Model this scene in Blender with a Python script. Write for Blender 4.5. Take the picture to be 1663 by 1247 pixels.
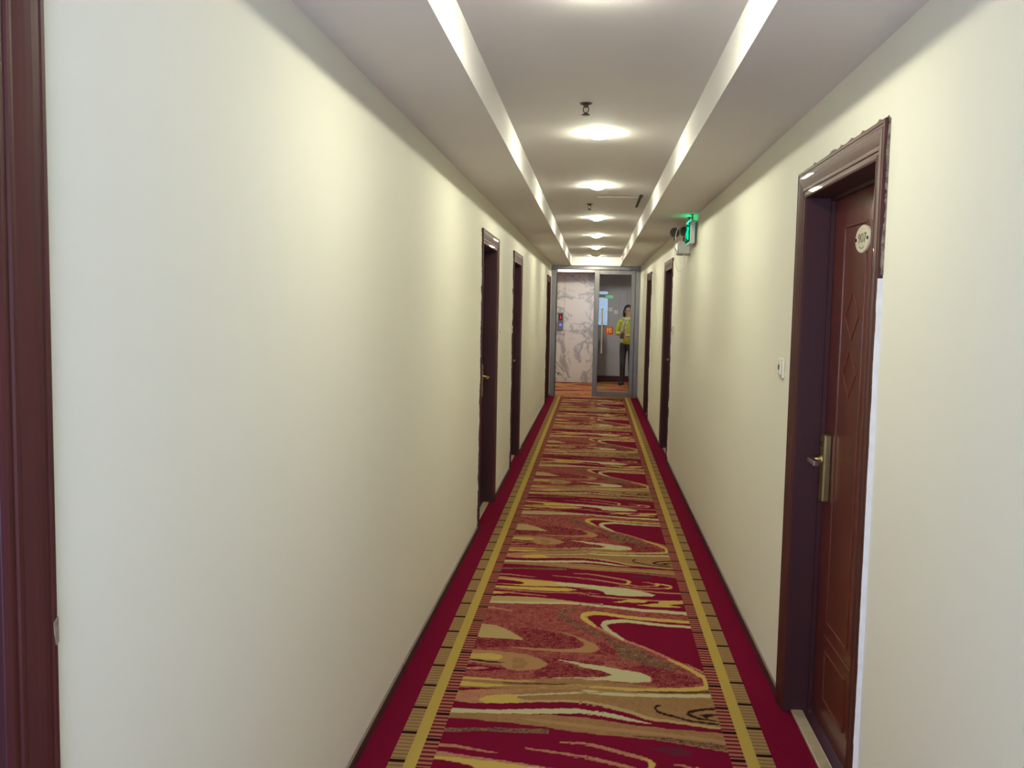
import bpy, bmesh, math, random
import numpy as np
from mathutils import Matrix, Vector

for o in list(bpy.data.objects):
    bpy.data.objects.remove(o, do_unlink=True)
scene = bpy.context.scene
COL = scene.collection
random.seed(7)
rng = np.random.default_rng(7)

# ------------------------------------------------------------------ camera
CAM_H = 1.61
cam_data = bpy.data.cameras.new('camera')
cam_data.sensor_width = 36.0
cam_data.lens = 36.0 * 1500.0 / 1663.0
cam_data.clip_start = 0.02
cam = bpy.data.objects.new('camera', cam_data)
COL.objects.link(cam)
RIGHT = Vector((0.99583, 0.089156, 0.01931))
FWD = Vector((-0.087269, 0.992721, -0.082995))
UP = Vector((-0.026569, 0.080964, 0.996363))
cam.matrix_world = Matrix(((RIGHT.x, UP.x, -FWD.x, 0), (RIGHT.y, UP.y, -FWD.y, 0),
                           (RIGHT.z, UP.z, -FWD.z, CAM_H), (0, 0, 0, 1)))
scene.camera = cam

# ------------------------------------------------------------------ sky (overcast daylight, enters only through the window behind the camera)
SKY_COLOR = (0.64, 0.70, 1.0, 1)
SKY_STRENGTH = 21.0
LAMP_COLOR = (1.0, 0.985, 0.76, 1)
LAMP_STRENGTH = 375.0
LOBBY_LAMP_COLOR = (1.0, 0.97, 0.87, 1)
LOBBY_LAMP_STRENGTH = 560.0
world = bpy.data.worlds.new('sky')
scene.world = world
world.use_nodes = True
bg = world.node_tree.nodes['Background']
bg.inputs[0].default_value = SKY_COLOR
bg.inputs[1].default_value = SKY_STRENGTH
pl = bpy.data.lights.new('window_portal', 'AREA')
pl.shape = 'RECTANGLE'; pl.size = 1.26; pl.size_y = 1.34
pl.cycles.is_portal = True
po = bpy.data.objects.new('window_portal', pl); COL.objects.link(po)
po.location = (-0.12, -0.78, 1.63); po.rotation_euler = (math.radians(90), 0, 0)

vs = scene.view_settings
vs.view_transform = 'Standard'
vs.look = 'None'
vs.gamma = 1.0
vs.use_curve_mapping = False
vs.exposure = -0.06

# ------------------------------------------------------------------ dimensions
XL, XR = -0.80, 0.805          # corridor wall faces
HS, HT = 2.386, 2.539          # soffit and tray heights
TL, TR = -0.446, 0.434         # tray edges
YB, YE = -0.60, 16.95          # back wall, glass partition
WALL_T = 0.22
# ------------------------------------------------------------------ helpers
def s2l(c):
    return tuple((v / 12.92 if v <= 0.04045 else ((v + 0.055) / 1.055) ** 2.4) for v in (x / 255.0 for x in c))

class MB:
    """collects shapes; build() links them as ONE mesh object"""
    def __init__(self):
        self.v = []; self.f = []; self.smooth = []
    def add(self, vs_, fs_, smooth=False):
        n = len(self.v)
        self.v += [tuple(p) for p in vs_]
        self.f += [tuple(i + n for i in f) for f in fs_]
        self.smooth += [smooth] * len(fs_)
        return self
    def box(self, x0, x1, y0, y1, z0, z1):
        return self.add([(x0, y0, z0), (x1, y0, z0), (x1, y1, z0), (x0, y1, z0), (x0, y0, z1), (x1, y0, z1), (x1, y1, z1), (x0, y1, z1)],
                        [(0, 3, 2, 1), (4, 5, 6, 7), (0, 1, 5, 4), (1, 2, 6, 5), (2, 3, 7, 6), (3, 0, 4, 7)])
    def cbox(self, x0, x1, y0, y1, z0, z1, c=0.003):
        """box with chamfered edges"""
        bm = bmesh.new()
        bmesh.ops.create_cube(bm, size=1)
        for v in bm.verts:
            v.co = ((x0 + x1) / 2 + v.co.x * (x1 - x0), (y0 + y1) / 2 + v.co.y * (y1 - y0), (z0 + z1) / 2 + v.co.z * (z1 - z0))
        c = min(c, 0.45 * min(x1 - x0, y1 - y0, z1 - z0))
        bmesh.ops.bevel(bm, geom=bm.edges[:] + bm.verts[:], offset=c, segments=2, affect='EDGES', profile=0.5)
        self.addbm(bm)
        return self
    def addbm(self, bm, smooth=False):
        bm.verts.index_update()
        self.add([v.co[:] for v in bm.verts], [[v.index for v in f.verts] for f in bm.faces], smooth)
        bm.free()
    def lathe(self, c, prof, axis='z', n=24, smooth=True):
        """prof: (r, h) list along the axis from c"""
        vs_ = []
        for r, h in prof:
            for i in range(n):
                t = 2 * math.pi * i / n
                a, b_ = r * math.cos(t), r * math.sin(t)
                p = {'z': (a, b_, h), 'x': (h, a, b_), 'y': (b_, h, a)}[axis]
                vs_.append((c[0] + p[0], c[1] + p[1], c[2] + p[2]))
        fs_ = []
        for k in range(len(prof) - 1):
            for i in range(n):
                j = (i + 1) % n
                fs_.append((k * n + i, k * n + j, (k + 1) * n + j, (k + 1) * n + i))
        self.add(vs_, fs_, smooth)
        m = len(prof) - 1
        self.add(vs_[:n], [tuple(range(n))[::-1]]); self.add(vs_[m * n:], [tuple(range(n))])
        return self
    def tube(self, pts, r, n=8, smooth=True, closed=False):
        pts = [Vector(p) for p in pts]
        rs = r if isinstance(r, (list, tuple)) else [r] * len(pts)
        vs_ = []; up = None
        for i, p in enumerate(pts):
            d = (pts[min(i + 1, len(pts) - 1)] - pts[max(i - 1, 0)]).normalized()
            if up is None:
                up = Vector((0, 0, 1)) if abs(d.z) < 0.9 else Vector((1, 0, 0))
            s = d.cross(up).normalized(); up = s.cross(d).normalized()
            for k in range(n):
                t = 2 * math.pi * k / n
                vs_.append(p + s * (rs[i] * math.cos(t)) + up * (rs[i] * math.sin(t)))
        fs_ = []
        for i in range(len(pts) - 1):
            for k in range(n):
                j = (k + 1) % n
                fs_.append((i * n + k, i * n + j, (i + 1) * n + j, (i + 1) * n + k))
        self.add(vs_, fs_, smooth)
        m = len(pts) - 1
        self.add(vs_[:n], [tuple(range(n))]); self.add(vs_[m * n:], [tuple(range(n))[::-1]])
        return self
    def prism(self, poly, d0, d1, axis='y'):
        """polygon extruded along an axis; poly in the two other axes (x: y,z  y: x,z  z: x,y)"""
        def P(a, b_, d):
            return {'x': (d, a, b_), 'y': (a, d, b_), 'z': (a, b_, d)}[axis]
        n = len(poly)
        vs_ = [P(a, b_, d0) for a, b_ in poly] + [P(a, b_, d1) for a, b_ in poly]
        fs_ = [tuple(range(n))[::-1], tuple(range(n, 2 * n))] + [(i, (i + 1) % n, n + (i + 1) % n, n + i) for i in range(n)]
        return self.add(vs_, fs_)
    def ellipsoid(self, c, r, n=16, m=10, rot=None):
        bm = bmesh.new()
        bmesh.ops.create_uvsphere(bm, u_segments=n, v_segments=m, radius=1)
        for v in bm.verts:
            p = Vector((v.co.x * r[0], v.co.y * r[1], v.co.z * r[2]))
            if rot is not None: p = rot @ p
            v.co = p + Vector(c)
        self.addbm(bm, True)
        return self
    def build(self, name, mat, parent=None, origin=(0, 0, 0), sm=False):
        me = bpy.data.meshes.new(name)
        ox, oy, oz = origin
        me.from_pydata([(x - ox, y - oy, z - oz) for x, y, z in self.v], [], self.f)
        me.polygons.foreach_set('use_smooth', [bool(s or sm) for s in self.smooth])
        bm = bmesh.new(); bm.from_mesh(me); bmesh.ops.recalc_face_normals(bm, faces=bm.faces); bm.to_mesh(me); bm.free()
        me.materials.append(mat)
        o = bpy.data.objects.new(name, me); COL.objects.link(o)
        if parent is not None: o.parent = parent
        else: o.location = origin
        return o

def thing(name, label, cat, loc=(0, 0, 0), group=None, kind=None):
    o = bpy.data.objects.new(name, None); COL.objects.link(o)
    o.location = loc; o.empty_display_size = 0.05
    return tag(o, label, cat, group, kind)

def tag(o, label=None, cat=None, group=None, kind=None):
    if label: o['label'] = label
    if cat: o['category'] = cat
    if group: o['group'] = group
    if kind: o['kind'] = kind
    return o

def struct(name, mb, mat, label=None, cat=None, parent=None):
    o = mb.build(name, mat, parent)
    if parent is None: tag(o, label, cat, None, 'structure')
    return o

# ------------------------------------------------------------------ materials
def mat(name, col, rough=0.6, metal=0.0, spec=0.5, coat=0.0, noise=None, bump=None, emit=None, estr=0.0, trans=0.0, sss=0):
    m = bpy.data.materials.new(name); m.use_nodes = True
    nt = m.node_tree; N = nt.nodes; L = nt.links
    b_ = N['Principled BSDF']
    c = s2l(col) + (1,)
    b_.inputs['Base Color'].default_value = c
    b_.inputs['Roughness'].default_value = rough
    b_.inputs['Metallic'].default_value = metal
    b_.inputs['Specular IOR Level'].default_value = spec
    b_.inputs['Coat Weight'].default_value = coat
    b_.inputs['Transmission Weight'].default_value = trans
    if emit:
        b_.inputs['Emission Color'].default_value = s2l(emit) + (1,)
        b_.inputs['Emission Strength'].default_value = estr
    tc = None
    if noise or bump:
        tc = N.new('ShaderNodeTexCoord')
    if noise:
        # noise = (scale xyz, amount, second colour)
        mp = N.new('ShaderNodeMapping'); mp.inputs['Scale'].default_value = noise[0]
        L.new(tc.outputs['Object'], mp.inputs[0])
        tx = N.new('ShaderNodeTexNoise'); tx.inputs['Scale'].default_value = 1.0; tx.inputs['Detail'].default_value = 5
        L.new(mp.outputs[0], tx.inputs['Vector'])
        rp = N.new('ShaderNodeMapRange'); rp.inputs['From Min'].default_value = 0.35; rp.inputs['From Max'].default_value = 0.65
        rp.inputs['To Max'].default_value = noise[1]
        L.new(tx.outputs['Fac'], rp.inputs['Value'])
        mx = N.new('ShaderNodeMix'); mx.data_type = 'RGBA'
        mx.inputs['A'].default_value = c; mx.inputs['B'].default_value = s2l(noise[2]) + (1,)
        L.new(rp.outputs[0], mx.inputs['Factor']); L.new(mx.outputs['Result'], b_.inputs['Base Color'])
    if bump:
        # bump = (scale, strength, distance)
        tx2 = N.new('ShaderNodeTexNoise'); tx2.inputs['Scale'].default_value = bump[0]; tx2.inputs['Detail'].default_value = 4
        L.new(tc.outputs['Object'], tx2.inputs['Vector'])
        bp = N.new('ShaderNodeBump'); bp.inputs['Strength'].default_value = bump[1]; bp.inputs['Distance'].default_value = bump[2]
        L.new(tx2.outputs['Fac'], bp.inputs['Height']); L.new(bp.outputs[0], b_.inputs['Normal'])
    return m

M = {}
M['wall'] = mat('cream_wall_paint', (231, 229, 214), 0.62, spec=0.35, noise=((1.1, 1.1, 1.1), 0.35, (228, 226, 210)), bump=(260, 0.06, 0.002))
M['ceiling'] = mat('white_ceiling_paint', (226, 223, 222), 0.85, spec=0.2, noise=((2, 2, 2), 0.3, (220, 216, 214)))
M['wood'] = mat('dark_mahogany', (74, 28, 28), 0.5, spec=0.35, coat=0.05, noise=((30, 30, 2.5), 0.55, (58, 22, 23)))
M['jamb'] = mat('dark_mahogany_jamb', (62, 28, 33), 0.55, spec=0.35, coat=0.0, noise=((30, 30, 2.5), 0.5, (52, 22, 27)))
M['leaf'] = mat('red_brown_door_veneer', (98, 42, 30), 0.3, spec=0.5, coat=0.35, noise=((40, 14, 1.6), 0.6, (78, 30, 22)))
M['ridge'] = mat('red_brown_moulding', (100, 44, 32), 0.35, spec=0.5, coat=0.3)
M['skirt'] = mat('brown_skirting', (62, 40, 36), 0.45, noise=((6, 6, 6), 0.4, (74, 52, 46)))
M['skirt_top'] = mat('scuffed_skirting_top', (120, 98, 90), 0.6)  # paler than the board: light caught by the top ledge, put into the colour
M['scuff'] = mat('faint_wall_scuff', (206, 198, 176), 0.7)
M['plaster'] = mat('white_plaster_filler', (232, 230, 226), 0.7, noise=((30, 30, 30), 0.4, (215, 210, 204)))
M['grime'] = mat('grimy_caulk', (150, 138, 120), 0.8, noise=((60, 60, 60), 0.8, (70, 52, 46)))
M['steel'] = mat('brushed_stainless_steel', (130, 127, 124), 0.34, metal=0.9, noise=((70, 70, 3), 0.5, (108, 106, 105)))
M['chrome'] = mat('satin_chrome', (205, 203, 198), 0.22, metal=1.0)
M['brass'] = mat('antique_brass', (168, 150, 105), 0.32, metal=0.9, noise=((80, 80, 80), 0.3, (140, 122, 84)))
M['gold'] = mat('polished_brass', (215, 185, 110), 0.22, metal=0.9)
M['champagne'] = mat('champagne_metal', (226, 214, 178), 0.3, metal=0.8)
M['sprinkler'] = mat('tarnished_sprinkler_metal', (82, 72, 60), 0.4, metal=0.7)
M['white_plastic'] = mat('white_plastic', (228, 224, 208), 0.4)
M['grey_plastic'] = mat('grey_plastic', (190, 190, 182), 0.45)
M['head_grey'] = mat('lamp_head_grey', (134, 130, 120), 0.45)
M['dark_plastic'] = mat('dark_plastic', (38, 34, 30), 0.5)
M['black'] = mat('black', (20, 18, 17), 0.6)
M['gap'] = mat('dark_gap', (66, 58, 48), 0.9)
M['stone'] = mat('beige_threshold_stone', (176, 160, 132), 0.35, noise=((14, 14, 14), 0.6, (150, 134, 108)))
M['plate'] = mat('cream_enamel_plate', (218, 212, 192), 0.35)
M['plate_ink'] = mat('plate_numeral_bronze', (120, 108, 82), 0.4)
M['grey_wall'] = mat('grey_lobby_paint', (182, 176, 180), 0.6, noise=((1.2, 1.2, 1.2), 0.3, (174, 168, 172)))
M['lobby_base'] = mat('dark_red_skirting', (64, 22, 30), 0.5)
M['slab'] = mat('concrete_slab', (110, 105, 100), 0.9)
M['lamp_glass'] = mat('lit_frosted_glass', (255, 250, 240), 0.4)
M['lamp_off'] = mat('unlit_frosted_glass', (206, 196, 172), 0.35)
M['lamp_ring'] = mat('lamp_ring_enamel', (215, 210, 202), 0.4)
M['sign_case'] = mat('sign_case_aluminium', (186, 190, 184), 0.35, metal=0.35)
M['red'] = mat('sticker_red', (200, 32, 26), 0.5)
M['yellow'] = mat('sticker_yellow', (250, 205, 60), 0.5)
M['frame_white'] = mat('white_window_frame', (225, 225, 222), 0.45)

def emission(name, col, strength):
    m = bpy.data.materials.new(name); m.use_nodes = True
    nt = m.node_tree; nt.nodes.clear()
    e = nt.nodes.new('ShaderNodeEmission'); o = nt.nodes.new('ShaderNodeOutputMaterial')
    e.inputs[0].default_value = col if len(col) == 4 else tuple(col) + (1,); e.inputs[1].default_value = strength
    nt.links.new(e.outputs[0], o.inputs[0])
    return m
M['lamp_on'] = emission('lit_lamp_glass', LAMP_COLOR, LAMP_STRENGTH)
M['lobby_on'] = emission('lit_lobby_lamp_glass', LOBBY_LAMP_COLOR, LOBBY_LAMP_STRENGTH)
M['exit_green'] = emission('lit_exit_green', (0.01, 0.75, 0.36), 0.14)
M['exit_glyph'] = emission('lit_exit_glyph', (0.0, 0.90, 0.38), 1.25)
M['exit_led'] = emission('exit_sign_led_slot', (0.0, 0.85, 0.30), 16.0)
M['exit_back'] = emission('lit_exit_sign_by_window', (0.02, 0.75, 0.18), 14.0)
M['digit_red'] = emission('lit_red_digit', (1.0, 0.06, 0.12), 0.8)
M['button_blue'] = emission('lit_blue_button', (0.08, 0.10, 1.0), 2.2)

def glass_mat(name, refl, tint):
    """thin pane: mostly clear, a few per cent mirror reflection, more at grazing angles"""
    m = bpy.data.materials.new(name); m.use_nodes = True
    nt = m.node_tree; nt.nodes.clear(); N = nt.nodes; L = nt.links
    t = N.new('ShaderNodeBsdfTransparent'); t.inputs[0].default_value = tuple(tint) + (1,)
    g = N.new('ShaderNodeBsdfGlossy'); g.inputs['Roughness'].default_value = 0.0; g.inputs['Color'].default_value = (0.72, 0.98, 1.0, 1)
    lw = N.new('ShaderNodeFresnel'); lw.inputs['IOR'].default_value = refl
    mx = N.new('ShaderNodeMixShader'); o = N.new('ShaderNodeOutputMaterial')
    L.new(lw.outputs[0], mx.inputs[0]); L.new(t.outputs[0], mx.inputs[1]); L.new(g.outputs[0], mx.inputs[2]); L.new(mx.outputs[0], o.inputs[0])
    return m
M['door_glass'] = glass_mat('clear_door_glass', 1.32, (0.90, 0.93, 0.93))
M['window_glass'] = glass_mat('clear_window_glass', 1.45, (0.97, 0.98, 0.98))

def marble_mat():
    m = mat('white_veined_marble', (208, 203, 198), 0.18, spec=0.5)
    nt = m.node_tree; N = nt.nodes; L = nt.links; b_ = N['Principled BSDF']
    tc = N.new('ShaderNodeTexCoord')
    n1 = N.new('ShaderNodeTexNoise'); n1.inputs['Scale'].default_value = 1.6; n1.inputs['Detail'].default_value = 9; n1.inputs['Roughness'].default_value = 0.62; n1.inputs['Distortion'].default_value = 1.3
    L.new(tc.outputs['Object'], n1.inputs['Vector'])
    su = N.new('ShaderNodeMath'); su.operation = 'SUBTRACT'; su.inputs[1].default_value = 0.5; L.new(n1.outputs['Fac'], su.inputs[0])
    ab = N.new('ShaderNodeMath'); ab.operation = 'ABSOLUTE'; L.new(su.outputs[0], ab.inputs[0])
    n2 = N.new('ShaderNodeTexNoise'); n2.inputs['Scale'].default_value = 2.2; n2.inputs['Detail'].default_value = 3; L.new(tc.outputs['Object'], n2.inputs['Vector'])
    wd = N.new('ShaderNodeMapRange'); wd.inputs['From Min'].default_value = 0.4; wd.inputs['From Max'].default_value = 0.7; wd.inputs['To Min'].default_value = 0.02; wd.inputs['To Max'].default_value = 0.12
    L.new(n2.outputs['Fac'], wd.inputs['Value'])
    dv = N.new('ShaderNodeMath'); dv.operation = 'DIVIDE'; dv.use_clamp = True; L.new(ab.outputs[0], dv.inputs[0]); L.new(wd.outputs[0], dv.inputs[1])
    rp = N.new('ShaderNodeValToRGB'); rp.color_ramp.elements[0].color = s2l((164, 160, 160)) + (1,); rp.color_ramp.elements[1].color = s2l((222, 214, 204)) + (1,)
    rp.color_ramp.elements[1].position = 0.9
    L.new(dv.outputs[0], rp.inputs[0]); L.new(rp.outputs[0], b_.inputs['Base Color'])
    return m
M['marble'] = marble_mat()

def fibre(m, base_out, scale=420.0, amt=0.35, strength=0.5):
    """carpet pile: fine brightness variation and bump on top of a colour"""
    nt = m.node_tree; N = nt.nodes; L = nt.links; b_ = N['Principled BSDF']
    tc = N.new('ShaderNodeTexCoord')
    nz = N.new('ShaderNodeTexNoise'); nz.inputs['Scale'].default_value = scale; nz.inputs['Detail'].default_value = 3
    L.new(tc.outputs['Object'], nz.inputs['Vector'])
    mr = N.new('ShaderNodeMapRange'); mr.inputs['From Min'].default_value = 0.3; mr.inputs['From Max'].default_value = 0.7; mr.inputs['To Min'].default_value = 1 - amt; mr.inputs['To Max'].default_value = 1 + amt * 0.6
    L.new(nz.outputs['Fac'], mr.inputs['Value'])
    mu = N.new('ShaderNodeVectorMath'); mu.operation = 'SCALE'
    L.new(base_out, mu.inputs[0]); L.new(mr.outputs[0], mu.inputs['Scale'])
    L.new(mu.outputs[0], b_.inputs['Base Color'])
    bp = N.new('ShaderNodeBump'); bp.inputs['Strength'].default_value = strength; bp.inputs['Distance'].default_value = 0.003
    L.new(nz.outputs['Fac'], bp.inputs['Height']); L.new(bp.outputs[0], b_.inputs['Normal'])
    b_.inputs['Roughness'].default_value = 0.95; b_.inputs['Specular IOR Level'].default_value = 0.03

def carpet_plain(name, col):
    m = bpy.data.materials.new(name); m.use_nodes = True
    c = m.node_tree.nodes.new('ShaderNodeRGB'); c.outputs[0].default_value = s2l(col) + (1,)
    fibre(m, c.outputs[0]); return m

def carpet_attr(name):
    m = bpy.data.materials.new(name); m.use_nodes = True
    a = m.node_tree.nodes.new('ShaderNodeAttribute'); a.attribute_name = 'weave'
    fibre(m, a.outputs['Color'], amt=0.25); return m

def carpet_ticks(name, base, line, fine_n, fine_duty, tick, phase, pitch=0.2203, tick_w=0.10):
    """woven band: fine cross lines plus a dark tick every pitch (along Y)"""
    m = bpy.data.materials.new(name); m.use_nodes = True
    nt = m.node_tree; N = nt.nodes; L = nt.links
    tc = N.new('ShaderNodeTexCoord'); sp = N.new('ShaderNodeSeparateXYZ'); L.new(tc.outputs['Object'], sp.inputs[0])
    def math_(op, a, v):
        n = N.new('ShaderNodeMath'); n.operation = op; L.new(a, n.inputs[0]); n.inputs[1].default_value = v; return n.outputs[0]
    u = math_('DIVIDE', math_('SUBTRACT', sp.outputs['Y'], phase), pitch)
    u = math_('ADD', u, 100.0 + tick_w / 2)
    fr = math_('FRACT', u, 0)
    tk = math_('LESS_THAN', fr, tick_w)
    fn = math_('LESS_THAN', math_('FRACT', math_('MULTIPLY', fr, fine_n), 0), fine_duty)
    m1 = N.new('ShaderNodeMix'); m1.data_type = 'RGBA'; m1.inputs['A'].default_value = s2l(base) + (1,); m1.inputs['B'].default_value = s2l(line) + (1,); L.new(fn, m1.inputs['Factor'])
    m2 = N.new('ShaderNodeMix'); m2.data_type = 'RGBA'; m2.inputs['B'].default_value = s2l(tick) + (1,); L.new(m1.outputs['Result'], m2.inputs['A']); L.new(tk, m2.inputs['Factor'])
    fibre(m, m2.outputs['Result'], amt=0.25)
    return m
PAL = {'R': (112, 13, 44), 'T': (158, 120, 82), 'T2': (168, 144, 98), 'B': (136, 102, 66), 'M': (124, 66, 54), 'N': (116, 40, 44), 'Y': (184, 156, 82),
       'W': (180, 172, 132), 'K': (48, 26, 24), 'K2': (70, 42, 48), 'K3': (90, 58, 36), 'G': (98, 78, 60), 'P': (162, 100, 82)}
M['c_red'] = carpet_plain('crimson_carpet', PAL['R'])
M['c_gold'] = carpet_plain('gold_carpet_stripe', (174, 148, 74))
M['c_pattern'] = carpet_attr('swirl_carpet')
M['c_ladder_l'] = carpet_ticks('tan_ladder_band', (150, 120, 80), (124, 94, 62), 8, 0.4, (38, 20, 18), 4.87)
M['c_ladder_r'] = carpet_ticks('tan_ladder_band_two', (150, 120, 80), (124, 94, 62), 8, 0.4, (38, 20, 18), 4.852)
M['c_stripe_l'] = carpet_ticks('pink_striped_band', (158, 96, 80), (92, 28, 32), 7, 0.45, (36, 18, 20), 4.822)
M['c_stripe_r'] = carpet_ticks('pink_striped_band_two', (158, 96, 80), (92, 28, 32), 7, 0.45, (36, 18, 20), 4.803)

def lobby_carpet_mat():
    m = bpy.data.materials.new('lobby_swirl_carpet'); m.use_nodes = True
    nt = m.node_tree; N = nt.nodes; L = nt.links
    tc = N.new('ShaderNodeTexCoord'); mp = N.new('ShaderNodeMapping'); mp.inputs['Scale'].default_value = (0.9, 5.5, 1); L.new(tc.outputs['Object'], mp.inputs[0])
    nz = N.new('ShaderNodeTexNoise'); nz.inputs['Scale'].default_value = 1.0; nz.inputs['Detail'].default_value = 3; nz.inputs['Distortion'].default_value = 0.8; L.new(mp.outputs[0], nz.inputs['Vector'])
    r = N.new('ShaderNodeValToRGB'); r.color_ramp.interpolation = 'CONSTANT'
    el = r.color_ramp.elements
    el[0].position = 0; el[0].color = s2l(PAL['R']) + (1,)
    el[1].position = 0.42; el[1].color = s2l((176, 100, 66)) + (1,)
    for p, c in ((0.48, PAL['T2']), (0.53, (196, 84, 66)), (0.58, PAL['Y']), (0.64, PAL['R'])):
        e = el.new(p); e.color = s2l(c) + (1,)
    L.new(nz.outputs['Fac'], r.inputs[0]); fibre(m, r.outputs[0])
    return m
M['c_lobby'] = lobby_carpet_mat()

def text_mesh(name, txt, size, mat_, parent, origin, basis, centre, depth=0.0008, sx=1.0):
    """flat lettering: text lies in the plane of basis (right, up, out) about centre"""
    cu = bpy.data.curves.new(name, 'FONT'); cu.body = txt; cu.size = size; cu.align_x = 'CENTER'; cu.align_y = 'CENTER'; cu.extrude = depth; cu.resolution_u = 3
    tmp = bpy.data.objects.new('tmp', cu); COL.objects.link(tmp)
    dg = bpy.context.evaluated_depsgraph_get(); dg.update()
    me = bpy.data.meshes.new_from_object(tmp.evaluated_get(dg)); me.name = name
    bpy.data.objects.remove(tmp, do_unlink=True); bpy.data.curves.remove(cu)
    r, u, w = [Vector(k) for k in basis]; c = Vector(centre) - Vector(origin)
    for v in me.vertices:
        v.co = c + r * (v.co.x * sx) + u * v.co.y + w * v.co.z
    me.materials.clear(); me.materials.append(mat_)
    o = bpy.data.objects.new(name, me); COL.objects.link(o); o.parent = parent
    return o
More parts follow.
